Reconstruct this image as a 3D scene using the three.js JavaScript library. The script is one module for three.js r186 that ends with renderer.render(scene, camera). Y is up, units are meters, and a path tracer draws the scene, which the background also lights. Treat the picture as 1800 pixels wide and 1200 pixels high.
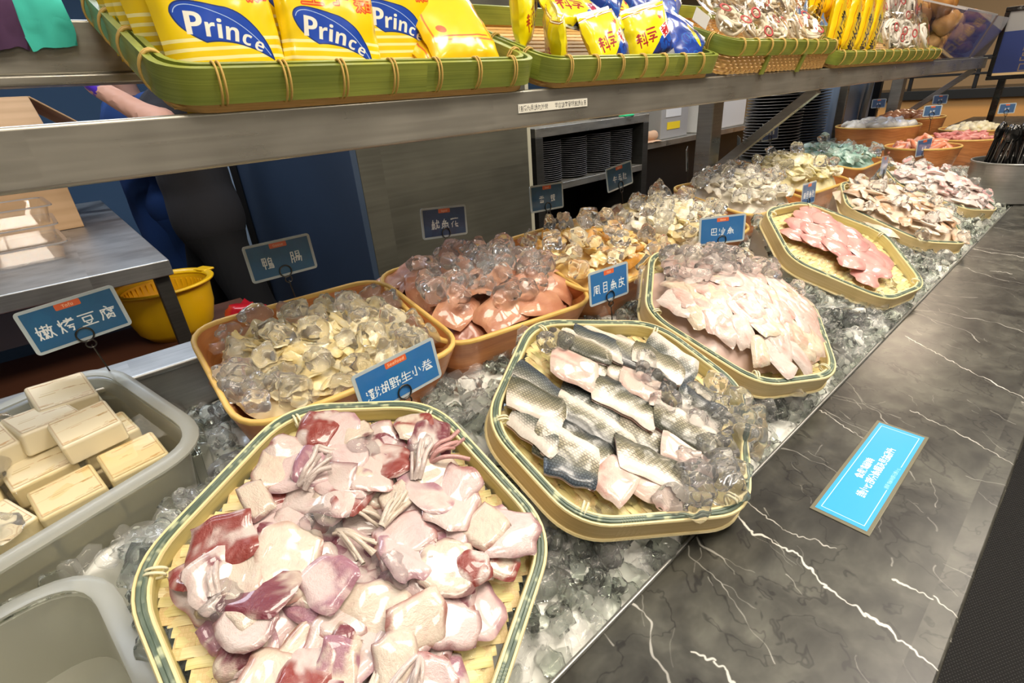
import * as THREE from 'three';
import { RoundedBoxGeometry } from 'three/addons/geometries/RoundedBoxGeometry.js';
import { mergeGeometries, mergeVertices } from 'three/addons/utils/BufferGeometryUtils.js';
import { MarchingCubes } from 'three/addons/objects/MarchingCubes.js';
import { RectAreaLightUniformsLib } from 'three/addons/lights/RectAreaLightUniformsLib.js';

// ------------------------------------------------------------------ camera, exposure, light
const scene = new THREE.Scene();
const K = 0.85;                                    // height of the marble counter top
const camera = new THREE.PerspectiveCamera(67.714, 1.5, 0.02, 60);
camera.position.set(0, K + 0.45, 0);
camera.rotation.set(-0.45056, -0.69579, -0.07663, 'YXZ');
const renderer = new THREE.WebGLRenderer({ antialias: true });
renderer.toneMapping = THREE.LinearToneMapping;
renderer.toneMappingExposure = 1.06;
renderer.shadowMap.enabled = true;
scene.background = new THREE.Color(0x050505);
RectAreaLightUniformsLib.init();

const CEIL = 2.75;
// ceiling lamps: [x, z, width, depth, intensity, colour]
const LAMPS = [
  [0.05, 0.25, 0.6, 0.6, 14, 0xfff2e0], [0.95, 0.25, 0.6, 0.6, 21, 0xfff2e0], [1.85, 0.25, 0.6, 0.6, 14, 0xfff2e0], [2.9, 0.25, 0.6, 0.6, 12, 0xfff2e0],
  [-0.3, 1.6, 0.6, 0.6, 12, 0xfff2e0], [1.6, 1.6, 0.6, 0.6, 12, 0xfff2e0], [5.4, -0.9, 0.6, 0.6, 26, 0xffe6c8],  // the pair over the customer aisle is added fill for front faces
  [-0.1, -1.6, 1.2, 0.4, 12, 0xeaf2ff], [2.4, -1.6, 1.2, 0.4, 12, 0xfaf4ea], [4.4, -1.6, 1.2, 0.4, 12, 0xc8deff], [0.2, -3.4, 1.2, 0.4, 11, 0xdcebff], [3.4, -3.4, 1.2, 0.4, 11, 0xf8f4ea],
];

// ------------------------------------------------------------------ helpers
let seed = 7;
function rnd() { seed = (seed + 0x6d2b79f5) | 0; let t = Math.imul(seed ^ (seed >>> 15), 1 | seed); t = (t + Math.imul(t ^ (t >>> 7), 61 | t)) ^ t; return ((t ^ (t >>> 14)) >>> 0) / 4294967296; }
const rr = (a, b) => a + (b - a) * rnd();
const pick = (a) => a[Math.floor(rnd() * a.length)];
const V3 = (x, y, z) => new THREE.Vector3(x, y, z);
const lerp = (a, b, t) => a + (b - a) * t;
const clamp = (x, a, b) => Math.min(b, Math.max(a, x));
const smooth = (a, b, x) => { const t = clamp((x - a) / (b - a), 0, 1); return t * t * (3 - 2 * t); };
function h3(x, y, z) { let n = Math.imul(x, 374761393) + Math.imul(y, 668265263) + Math.imul(z, 2147483647 - 1274126177); n = Math.imul(n ^ (n >>> 13), 1274126177); return ((n ^ (n >>> 16)) >>> 0) / 4294967296; }
function noise(x, y, z = 0) {                       // value noise -1..1
  const X = Math.floor(x), Y = Math.floor(y), Z = Math.floor(z), f = (t) => t * t * (3 - 2 * t), u = f(x - X), v = f(y - Y), w = f(z - Z);
  const c = (i, j, k) => h3(X + i, Y + j, Z + k);
  return 2 * lerp(lerp(lerp(c(0, 0, 0), c(1, 0, 0), u), lerp(c(0, 1, 0), c(1, 1, 0), u), v), lerp(lerp(c(0, 0, 1), c(1, 0, 1), u), lerp(c(0, 1, 1), c(1, 1, 1), u), v), w) - 1;
}
const fbm = (x, y, z = 0, o = 4) => { let s = 0, a = 0.5; for (let i = 0; i < o; i++) { s += a * noise(x, y, z + i * 7.3); x *= 2.03; y *= 2.03; z *= 2.03; a *= 0.5; } return s; };
const lin = (hex) => { const c = new THREE.Color(hex); return [c.r, c.g, c.b]; };
const mix3 = (a, b, t) => [lerp(a[0], b[0], t), lerp(a[1], b[1], t), lerp(a[2], b[2], t)];

const taken = {};
function numbered(name) { const n = taken[name] = (taken[name] ?? -1) + 1; return n ? name + '_' + String(n).padStart(3, '0') : name; }
function tag(o, label, category, group, kind) { if (label) o.userData.label = label; if (category) o.userData.category = category; if (group) o.userData.group = group; if (kind) o.userData.kind = kind; return o; }
function thing(name, label, category, group) { const g = new THREE.Group(); g.name = numbered(name); scene.add(g); return tag(g, label, category, group); }
function part(parent, name, geo, mat, label) { const m = new THREE.Mesh(geo, mat); m.name = name; m.castShadow = m.receiveShadow = true; parent.add(m); if (label) m.userData.label = label; return m; }
function solo(name, label, category, geo, mat, group, kind) { const m = new THREE.Mesh(geo, mat); m.name = numbered(name); m.castShadow = m.receiveShadow = true; scene.add(m); return tag(m, label, category, group, kind); }
function struct(name, label, geo, mat) { const m = new THREE.Mesh(geo, mat); m.name = name; m.castShadow = m.receiveShadow = true; scene.add(m); m.userData.kind = 'structure'; m.userData.label = label; return m; }
function copyOf(o, label, group) { const c = o.clone(); c.userData = { ...o.userData }; c.name = numbered(o.name.replace(/_\d{3}$/, '')); scene.add(c); if (label) c.userData.label = label; if (group) c.userData.group = group; return c; }

const box = (w, h, d, x = 0, y = 0, z = 0) => new THREE.BoxGeometry(w, h, d).translate(x, y, z);
const rbox = (w, h, d, r = 0.004, x = 0, y = 0, z = 0) => new RoundedBoxGeometry(w, h, d, 2, Math.min(r, w / 2.01, h / 2.01, d / 2.01)).translate(x, y, z);
const span = (x0, x1, y0, y1, z0, z1, r = 0.003) => rbox(x1 - x0, y1 - y0, z1 - z0, r, (x0 + x1) / 2, (y0 + y1) / 2, (z0 + z1) / 2);
const cyl = (r0, r1, h, n = 24) => new THREE.CylinderGeometry(r0, r1, h, n);
const tube = (pts, r, seg = 24, rs = 6, closed = false) => new THREE.TubeGeometry(new THREE.CatmullRomCurve3(pts.map((p) => (p.isVector3 ? p : V3(...p))), closed), seg, r, rs, closed);
function bar(a, b, w, d = w, roll = 0) {            // a square bar from a to b
  const A = V3(...a), B = V3(...b), L = A.distanceTo(B), g = rbox(w, d, L, 0.002);
  const m = new THREE.Matrix4().lookAt(A, B, V3(0, 1, 0.001)); if (roll) g.rotateZ(roll);
  return g.applyMatrix4(m).translate(...A.clone().add(B).multiplyScalar(0.5).toArray());
}
const clean = (g) => { const o = g.index ? g.toNonIndexed() : g.clone(); for (const k of Object.keys(o.attributes)) if (!['position', 'normal', 'uv'].includes(k)) o.deleteAttribute(k); return o; };
const merge = (list) => mergeGeometries(list.map(clean));
const canvas = (w, h, draw) => { const c = document.createElement('canvas'); c.width = w; c.height = h; draw(c.getContext('2d'), w, h); const t = new THREE.CanvasTexture(c); t.colorSpace = THREE.SRGBColorSpace; t.anisotropy = 8; return t; };
function dataTex(w, h, f, srgb = true) {
  const d = new Uint8Array(w * h * 4);
  for (let y = 0; y < h; y++) for (let x = 0; x < w; x++) { const c = f(x, y), i = (y * w + x) * 4; d[i] = clamp(c[0], 0, 255); d[i + 1] = clamp(c[1], 0, 255); d[i + 2] = clamp(c[2], 0, 255); d[i + 3] = 255; }
  const t = new THREE.DataTexture(d, w, h); t.magFilter = THREE.LinearFilter; t.wrapS = t.wrapT = THREE.RepeatWrapping; if (srgb) t.colorSpace = THREE.SRGBColorSpace; t.needsUpdate = true; return t;
}
const std = (o) => new THREE.MeshStandardMaterial(o), phys = (o) => new THREE.MeshPhysicalMaterial(o);
function planarUV(g, s = 1) {                       // uv in metres by the dominant axis of each normal
  g = g.index ? g.toNonIndexed() : g; if (!g.attributes.normal) g.computeVertexNormals();
  const p = g.attributes.position, n = g.attributes.normal, uv = new Float32Array(p.count * 2);
  for (let i = 0; i < p.count; i++) { const a = Math.abs(n.getX(i)), b = Math.abs(n.getY(i)), c = Math.abs(n.getZ(i)), x = p.getX(i), y = p.getY(i), z = p.getZ(i); const q = b > a && b > c ? [x, z] : a > c ? [z, y] : [x, y]; uv[i * 2] = q[0] * s; uv[i * 2 + 1] = q[1] * s; }
  return g.setAttribute('uv', new THREE.BufferAttribute(uv, 2));
}
// a frame = matrix of a tilted tray or bowl; things laid in it get world positions
function frameOf(x, y, z, yaw, tilt, roll = 0) {
  const q = new THREE.Quaternion().setFromAxisAngle(V3(1, 0, 0), tilt).multiply(new THREE.Quaternion().setFromAxisAngle(V3(0, 0, 1), roll)).multiply(new THREE.Quaternion().setFromAxisAngle(V3(0, 1, 0), yaw));
  return new THREE.Matrix4().compose(V3(x, K + y, z), q, V3(1, 1, 1));
}
function setFrame(o, m) { m.decompose(o.position, o.quaternion, o.scale); return o; }
function lay(o, frame, pos, rot = [0, 0, 0], s = 1) {
  const l = new THREE.Matrix4().compose(V3(...pos), new THREE.Quaternion().setFromEuler(new THREE.Euler(rot[0], rot[1], rot[2], 'YXZ')), Array.isArray(s) ? V3(...s) : V3(s, s, s));
  new THREE.Matrix4().multiplyMatrices(frame, l).decompose(o.position, o.quaternion, o.scale); return o;
}

// a closed soft sheet: grid with rounded edges, optional bend and colours
function sheet({ nu = 10, nv = 8, hx = 0.03, hz = 0.02, th = 0.004, out, bend, col, edge = 4 }) {
  const pos = [], uv = [], color = [], idx = [], W = nu + 1, N = W * (nv + 1);
  for (const top of [1, -1]) for (let j = 0; j <= nv; j++) for (let i = 0; i <= nu; i++) {
    const u = i / nu * 2 - 1, v = j / nv * 2 - 1, prof = Math.sqrt(Math.max(0, 1 - Math.abs(u) ** edge)) * Math.sqrt(Math.max(0, 1 - Math.abs(v) ** edge));
    let [x, z] = out ? out(u, v) : [u, v]; x *= hx; z *= hz;
    let p = [x, top * th / 2 * prof, z]; if (bend) p = bend(p, u, v, top);
    pos.push(...p); uv.push(i / nu, j / nv); if (col) color.push(...col(u, v, top));
  }
  for (let j = 0; j < nv; j++) for (let i = 0; i < nu; i++) {
    const a = j * W + i, b = a + 1, c = a + W, d = c + 1;
    idx.push(a, c, b, b, c, d, a + N, b + N, c + N, b + N, d + N, c + N);
  }
  const g = new THREE.BufferGeometry(); g.setAttribute('position', new THREE.Float32BufferAttribute(pos, 3)); g.setAttribute('uv', new THREE.Float32BufferAttribute(uv, 2));
  if (col) g.setAttribute('color', new THREE.Float32BufferAttribute(color, 3));
  g.setIndex(idx); g.computeVertexNormals(); return g;
}
function curl([x, y, z], k, a = 0) {                // bend round an axis in the sheet, curvature k
  const c = Math.cos(a), s = Math.sin(a), u = c * x + s * z, w = -s * x + c * z; if (Math.abs(k) < 1e-4) return [x, y, z];
  const U = (1 / k - y) * Math.sin(k * u), Y = 1 / k - (1 / k - y) * Math.cos(k * u); return [c * U - s * w, Y, s * U + c * w];
}
function blob(det, f, colf) {                       // sphere directions pushed out to f(dir)
  let g = new THREE.IcosahedronGeometry(1, det); g.deleteAttribute('uv'); g.deleteAttribute('normal'); g = mergeVertices(g, 1e-5);
  const p = g.attributes.position, col = [];
  for (let i = 0; i < p.count; i++) { const d = V3().fromBufferAttribute(p, i).normalize(), r = f(d); if (Array.isArray(r)) p.setXYZ(i, ...r); else p.setXYZ(i, d.x * r, d.y * r, d.z * r); if (colf) col.push(...colf(d)); }
  if (colf) g.setAttribute('color', new THREE.Float32BufferAttribute(col, 3)); g.computeVertexNormals(); return g;
}
function V3f() { return new THREE.Vector3(); }
// a strip swept along points with a given cross-section (closed ring of [across, up])
function sweep(pts, section, closed = false, upv = V3(0, 1, 0)) {
  const n = pts.length, m = section.length, pos = [], uv = [], idx = []; let len = 0;
  for (let i = 0; i < n; i++) {
    const a = pts[closed ? (i - 1 + n) % n : Math.max(0, i - 1)], b = pts[closed ? (i + 1) % n : Math.min(n - 1, i + 1)], t = b.clone().sub(a).normalize(), side = t.clone().cross(upv).normalize(), up = side.clone().cross(t).normalize();
    if (i) len += pts[i].distanceTo(pts[i - 1]); let pr = 0;
    for (let k = 0; k < m; k++) { const s = section[k]; if (k) pr += Math.hypot(s[0] - section[k - 1][0], s[1] - section[k - 1][1]); pos.push(...pts[i].clone().addScaledVector(side, s[0]).addScaledVector(up, s[1]).toArray()); uv.push(len, pr); }
  }
  for (let i = 0; i < (closed ? n : n - 1); i++) for (let k = 0; k < m; k++) { const a = i * m + k, b = i * m + (k + 1) % m, c = ((i + 1) % n) * m + k, d = ((i + 1) % n) * m + (k + 1) % m; idx.push(a, b, c, b, d, c); }
  if (!closed) for (let k = 1; k < m - 1; k++) idx.push(0, k + 1, k, (n - 1) * m, (n - 1) * m + k, (n - 1) * m + k + 1);
  const g = new THREE.BufferGeometry(); g.setAttribute('position', new THREE.Float32BufferAttribute(pos, 3)); g.setAttribute('uv', new THREE.Float32BufferAttribute(uv, 2)); g.setIndex(idx);
  const f = g.toNonIndexed(); f.computeVertexNormals(); return creased(f);
}
function creased(g, cos = 0.6) {                    // average normals of faces that meet gently
  const p = g.attributes.position, n = g.attributes.normal, map = new Map(), key = (i) => `${Math.round(p.getX(i) * 2e4)},${Math.round(p.getY(i) * 2e4)},${Math.round(p.getZ(i) * 2e4)}`;
  for (let i = 0; i < p.count; i++) { const k = key(i); (map.get(k) ?? map.set(k, []).get(k)).push(i); }
  const old = n.array.slice(), N = (i) => [old[i * 3], old[i * 3 + 1], old[i * 3 + 2]];
  for (const l of map.values()) for (const i of l) { const a = N(i); let s = [0, 0, 0]; for (const j of l) { const b = N(j); if (a[0] * b[0] + a[1] * b[1] + a[2] * b[2] > cos) { s[0] += b[0]; s[1] += b[1]; s[2] += b[2]; } } const q = Math.hypot(...s) || 1; n.setXYZ(i, s[0] / q, s[1] / q, s[2] / q); }
  return g;
}
// points of a rounded polygon in the xz plane
function roundPoly(corners, r, seg = 6, y = 0) {
  const out = [], n = corners.length;
  for (let i = 0; i < n; i++) {
    const p = V3(corners[i][0], y, corners[i][1]), a = V3(corners[(i + n - 1) % n][0], y, corners[(i + n - 1) % n][1]).sub(p), b = V3(corners[(i + 1) % n][0], y, corners[(i + 1) % n][1]).sub(p);
    const ra = Math.min(r, a.length() * 0.49, b.length() * 0.49); a.normalize(); b.normalize();
    const s = p.clone().addScaledVector(a, ra), e = p.clone().addScaledVector(b, ra);
    for (let k = 0; k <= seg; k++) { const t = k / seg; out.push(s.clone().multiplyScalar((1 - t) ** 2).addScaledVector(p, 2 * t * (1 - t)).addScaledVector(e, t * t)); }
  }
  return out;
}
// insert points so that no gap is longer than d
function densify(pts, d, closed = true) { const o = []; for (let i = 0; i < pts.length; i++) { o.push(pts[i]); if (!closed && i === pts.length - 1) break; const b = pts[(i + 1) % pts.length], n = Math.floor(pts[i].distanceTo(b) / d); for (let k = 1; k <= n; k++) o.push(pts[i].clone().lerp(b, k / (n + 1))); } return o; }
// ------------------------------------------------------------------ lettering: strokes on a 10 x 10 grid, drawn by components
const ST = {
  nv: '402579 735619 0393', shu: '0191 1383 1336 8386 1686 4049 4619 4689', wen: '3014 2292 724619 346799', huo: '404519 4589 1224 8263', lao: '1282 4044 0494 8109', kao: '1181 412474 746959',
  dou: '0191 2373 2326 7376 2676 3748 6758 0999', guang: '4051 1292 121609', fu: '3004 1319 4393 727868 5566', rou: '1219 1282 8289 8979 4024 4264 4546 4628 4668', yue: '201609 207079 2373 2676', ri: '2029 2070 7079 2474 2979',
  yang2: '2070 2024 7074 2272 2474 0595 341718 259589 5548 7558', jia: '1080 1016 8086 1686 1383 4049', niao: '4031 2126 2171 7174 2373 2575 2686 2787 8789 8969 0909 2829 4849 6869', yu: '4024 2262 6244 1484 1417 8487 1787 4447 1585 1809 3839 5859 8899',
  you: '0393 4037 3719 5558 5898 9896 7182', cao: '0191 3003 6003', hua: '3004 1319 6068 6899 9987 9455', yu3: '1080 0293 0204 9295 4045 2324 6364', xue: '1080 0292 0203 9293 4044 2333 6373 1686 8689 1888 1989', chong: '1181 1115 8185 1585 4049 1979 7899', lei: '1080 1014 8084 1484 1282 4044 4516 1665 6527 2787 5759 3819 6889',
  niu: '3014 2292 0595 4049', mao: '7020 1383 0696 4148 4899 9987', tu: '1383 4149 0999', shui: '1122 0334 0938', shan: '8043 9346 9639', gu: '0292 4045 1585 1519 8589 1989', li: '1080 1015 8085 1585 1383 4049 1787 0999', yu2: '1171 7143 2244 0595 4549 4938 9587', sheng: '2014 1393 1686 0999 4049', xiao: '404928 1316 7386',
  juan: '2031 7061 1282 0494 4008 5499 3676 7678 3878 3639 3989 8987', shi: '111609 1181 818899 3363 3336 6366 3666 4248 3768', mu: '2029 2070 7079 2373 2676 2979', pi: '121609 1282 8273 4046 2575 754919 3599', ba: '1080 8085 1585 4045 1018 1899 9987', shao: '404528 1316 7274 834909',
  shi2: '4004 4094 4243 2474 2429 7478 2676 2878 5799 2949', yong: '201609 207079 2373 2676 4049', mei: '2013 1191 2373 2328 7379 1595 2888 4042 4547', yang: '2011 7062 1383 1585 0797 4349', si: '1282 4044 0494 0696 7479 7969 3748', yan: '4041 0292 1484 1686 1888 1889 8889 1989', qing: '1080 0292 1383 4043 2449 2484 8489 2676', xin: '1328 2429 2979 7977 4345 7364',
  bu: '2031 0151 1122 4132 0353 1555 1519 5559 1959 6069 6090 9083 8394 9497 9775', fen: '3004 6094 2575 757969 4519', mi: '0494 4049 1223 7263 4419 4479', ye: '0090 4032 1282 1217 8287 1484 1686 1787 3819 6889', ji: '1171 412609 7164 6494 942909 3499', bei: '2070 2026 7076 2272 2474 2676 3819 6889', ke: '0140 2003 0343 0546 2529 5061 9295 5595 3595 5499', shi3: '0190 401 6 1519 1585 8589 1989', zu: '4041 0292 2213 2234 6253 6294 0595 4049', pian: '2019 2484 5054 2575 7579',
  wang: '1181 2575 0999 5159', zi: '1181 8144 4448 4828 0595', mai: '0242 2029 0494 0646 5090 5355 9395 5393 5595 7095', he: '3011 1141 0343 2029 2405 2445 6162 6465 5797 8089', xue2: '0050 9090 1080 0303 0393 9394 2575 7547 4749 4939 0797', kou: '1282 1219 8289 1989', chu: '4049 1114 1484 8184 0609 0999 9996', tian: '1181 1119 8189 1989 1585 4149', ren: '3004 1319', zhu: '0191 0393 4049 2616 2686', dian: '4051 1292 121609 5357 5575 3757 3739 7779 3979', zi2: '4032 2329 2373 7379 2575 2777 2979', zhong: '6121 0292 2474 2427 7477 2777 2575 4049 0999', wu: '3014 2282 829969 4218 6238', wai: '2014 2252 5219 3355 7079 7394', dai: '0292 2024 5054 8084 0494 2626 2686 2629 8689 4549', sheq: '2070 7073 2003 3494 348 9', nei: '1319 1383 838979 4014 4468',
};
const CH = {                                        // character: [component, x, y, w, h] ...
  '嫩': [['nv', 0, 0, .3, 1], ['shu', .33, 0, .33, 1], ['wen', .68, 0, .32, 1]], '烤': [['huo', 0, 0, .34, 1], ['lao', .38, 0, .62, .5], ['kao', .45, .52, .5, .48]], '豆': [['dou', 0, 0, 1, 1]],
  '腐': [['guang', 0, 0, 1, 1], ['fu', .2, .22, .75, .36], ['rou', .28, .6, .6, .4]], '鴨': [['jia', 0, 0, .42, 1], ['niao', .46, 0, .54, 1]], '腸': [['yue', 0, 0, .36, 1], ['yang2', .4, 0, .6, 1]],
  '魷': [['yu', 0, 0, .46, 1], ['you', .5, 0, .5, 1]], '魚': [['yu', 0, 0, 1, 1]], '花': [['cao', 0, 0, 1, .36], ['hua', .05, .36, .9, .64]], '雪': [['xue', 0, 0, 1, 1]], '螺': [['chong', 0, 0, .42, 1], ['lei', .46, 0, .54, 1]],
  '牛': [['niu', 0, 0, 1, 1]], '毛': [['mao', 0, 0, 1, 1]], '肚': [['yue', 0, 0, .4, 1], ['tu', .46, 0, .54, 1]], '澎': [['shui', 0, 0, .24, 1], ['zhu', .26, 0, .4, .4], ['dou', .26, .42, .4, .58], ['shan', .7, 0, .3, 1]],
  '湖': [['shui', 0, 0, .24, 1], ['gu', .27, .05, .34, .9], ['yue', .64, 0, .36, 1]], '野': [['li', 0, 0, .5, 1], ['yu2', .5, 0, .5, 1]], '生': [['sheng', 0, 0, 1, 1]], '小': [['xiao', 0, 0, 1, 1]], '卷': [['juan', 0, 0, 1, 1]],
  '虱': [['shi', 0, 0, 1, 1]], '目': [['mu', 0, 0, 1, 1]], '皮': [['pi', 0, 0, 1, 1]], '巴': [['ba', 0, 0, 1, 1]], '沙': [['shui', 0, 0, .3, 1], ['shao', .32, 0, .68, 1]], '食': [['shi2', 0, 0, 1, 1]], '用': [['yong', 0, 0, 1, 1]],
  '海': [['shui', 0, 0, .28, 1], ['mei', .3, 0, .7, 1]], '鮮': [['yu', 0, 0, .48, 1], ['yang', .5, 0, .5, 1]], '時': [['ri', 0, .1, .36, .8], ['si', .4, 0, .6, 1]], '請': [['yan', 0, 0, .4, 1], ['qing', .44, 0, .56, 1]], '心': [['xin', 0, 0, 1, 1]],
  '部': [['bu', 0, 0, 1, 1]], '分': [['fen', 0, 0, 1, 1]], '類': [['mi', 0, 0, .46, .5], ['wen', 0, .5, .46, .5], ['ye', .5, 0, .5, 1]], '及': [['ji', 0, 0, 1, 1]], '貝': [['bei', 0, 0, 1, 1]], '殼': [['gu', 0, 0, .5, 1], ['ji', .54, .1, .46, .9]], '碎': [['shi3', 0, 0, .42, 1], ['zu', .46, 0, .54, 1]], '片': [['pian', 0, 0, 1, 1]],
  '王': [['wang', 0, 0, 1, 1]], '子': [['zi', 0, 0, 1, 1]], '麵': [['mai', 0, 0, 1, 1], ['mu', .52, .42, .46, .5], ['wen', 0, .45, .5, .55]], '科': [['he', 0, 0, 1, 1]], '學': [['xue2', 0, 0, 1, 1]], '出': [['chu', 0, 0, 1, 1]], '口': [['kou', 0, 0, 1, 1]],
  '僅': [['ren', 0, 0, .3, 1], ['zhong', .32, 0, .68, 1]], '供': [['ren', 0, 0, .3, 1], ['cao', .32, 0, .68, .4], ['fen', .36, .45, .6, .55]], '內': [['nei', 0, 0, 1, 1]], '勿': [['wu', 0, 0, 1, 1]], '外': [['wai', 0, 0, 1, 1]], '帶': [['dai', 0, 0, 1, 1]], '本': [['zhu', 0, 0, 1, 1]], '店': [['dian', 0, 0, 1, 1]],
  '設': [['yan', 0, 0, .42, 1], ['ji', .46, 0, .54, 1]], '有': [['niu', 0, 0, 1, .4], ['yue', .25, .35, .6, .65]], '監': [['shi3', 0, 0, .5, .55], ['fen', .5, 0, .5, .55], ['mu', .1, .55, .8, .45]], '視': [['zhu', 0, 0, .4, 1], ['bei', .45, 0, .55, 1]], '器': [['kou', 0, 0, .45, .4], ['kou', .55, 0, .45, .4], ['wen', .2, .35, .6, .3], ['kou', 0, .62, .45, .38], ['kou', .55, .62, .45, .38]], '自': [['zi2', 0, 0, 1, 1]], '重': [['zhong', 0, 0, 1, 1]], '百': [['zi2', 0, 0, 1, 1]], '合': [['fen', 0, 0, 1, .5], ['kou', .15, .45, .7, .55]], '金': [['shi2', 0, 0, 1, .6], ['zhong', .1, .4, .8, .6]],
};
function glyph(g, ch, x, y, s, lw, h = s) {
  g.lineWidth = lw; g.lineCap = 'round'; g.lineJoin = 'round';
  for (const [c, ox, oy, w, hh] of CH[ch] ?? []) for (const st of ST[c].split(' ')) {
    if (st.length < 4) continue;
    g.beginPath();
    for (let i = 0; i + 1 < st.length; i += 2) { const px = x + (ox + (+st[i] / 9) * w) * s, py = y + (oy + (+st[i + 1] / 9) * hh) * h; i ? g.lineTo(px, py) : g.moveTo(px, py); }
    g.stroke();
  }
}
function words(g, text, x, y, s, gap, lw, h) { let i = 0; for (const ch of text) { if (ch !== ' ') glyph(g, ch, x + i * (s + gap), y, s, lw, h); i++; } }

// ------------------------------------------------------------------ materials
const T = {};
T.steel = dataTex(256, 256, (x, y) => { const n = 205 + 18 * fbm(x / 60, y / 2.2, 3, 3) + 34 * fbm(x / 42, y / 34, 9, 3); return [n, n, n - 2]; });
T.steelRough = dataTex(256, 256, (x, y) => { const n = 150 + 70 * fbm(x / 30, y / 20, 5, 4) + 26 * noise(x / 40, y / 1.5, 2); return [n, n, n]; }, false);
T.wood = dataTex(512, 256, (x, y) => { const g = fbm(x / 150, y / 5 + 3 * fbm(x / 90, y / 60, 1, 2), 4, 4), k = 0.5 + 0.5 * Math.sin((y / 9) + 4 * fbm(x / 160, y / 50, 8, 3)), f = noise(x / 26, y / 1.3, 6) * 7; return [190 + 26 * g + 10 * k + f, 119 + 27 * g + 11 * k + f, 65 + 22 * g + 8 * k + f * 0.7]; });
T.bamboo = dataTex(256, 128, (x, y) => { const g = fbm(x / 80, y / 2.2, 2, 3), b = fbm(x / 50, y / 50, 5, 2); return [236 + 20 * g + 12 * b, 227 + 22 * g + 14 * b, 186 + 32 * g + 24 * b]; });
T.bambooGreen = dataTex(256, 128, (x, y) => { const g = fbm(x / 120, y / 2.5, 12, 3), b = fbm(x / 60, y / 60, 15, 3); return [128 + 22 * g + 34 * b, 140 + 22 * g + 30 * b, 52 + 16 * g + 14 * b]; });
T.greenStrip = dataTex(256, 32, (x, y) => { const g = fbm(x / 40, y / 2, 22, 3), b = fbm(x / 26, y / 40, 25, 3), p = smooth(0.12, 0.4, b); return [96 + 64 * g + 84 * p, 112 + 58 * g + 76 * p, 98 + 56 * g + 56 * p]; });
T.carpet = dataTex(256, 256, (x, y) => { const cx = x % 16, cy = (y + (Math.floor(x / 16) % 2) * 8) % 16, d = Math.hypot((cx - 8) / 7, (cy - 8) / 5.5), b = clamp(1 - d, 0, 1), n = 10 * noise(x / 3, y / 3, 1); const v = 34 + 60 * b + n * b; return [v, v, v + 1]; });
T.carpetBump = dataTex(256, 256, (x, y) => { const cx = x % 16, cy = (y + (Math.floor(x / 16) % 2) * 8) % 16, d = Math.hypot((cx - 8) / 7, (cy - 8) / 5.5), v = 255 * clamp(1 - d, 0, 1); return [v, v, v]; }, false);
T.card = dataTex(128, 128, (x, y) => { const n = 10 * noise(x / 60, y / 3, 3) + 8 * fbm(x / 14, y / 14, 8, 3); return [206 + n, 166 + n, 122 + n]; });
T.fine = dataTex(256, 256, (x, y) => { const v = 128 + 150 * fbm(x / 9, y / 9, 3, 3) + 50 * noise(x / 3, y / 3, 8); return [v, v, v]; }, false);
T.skin = dataTex(64, 64, (x, y) => { const n = 10 * fbm(x / 9, y / 9, 3, 3); return [214 + n, 164 + n, 142 + n]; });
T.wicker = dataTex(128, 64, (x, y) => { const n = 20 * fbm(x / 20, y / 2, 3, 3); return [214 + n, 172 + n, 104 + n]; });
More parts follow.
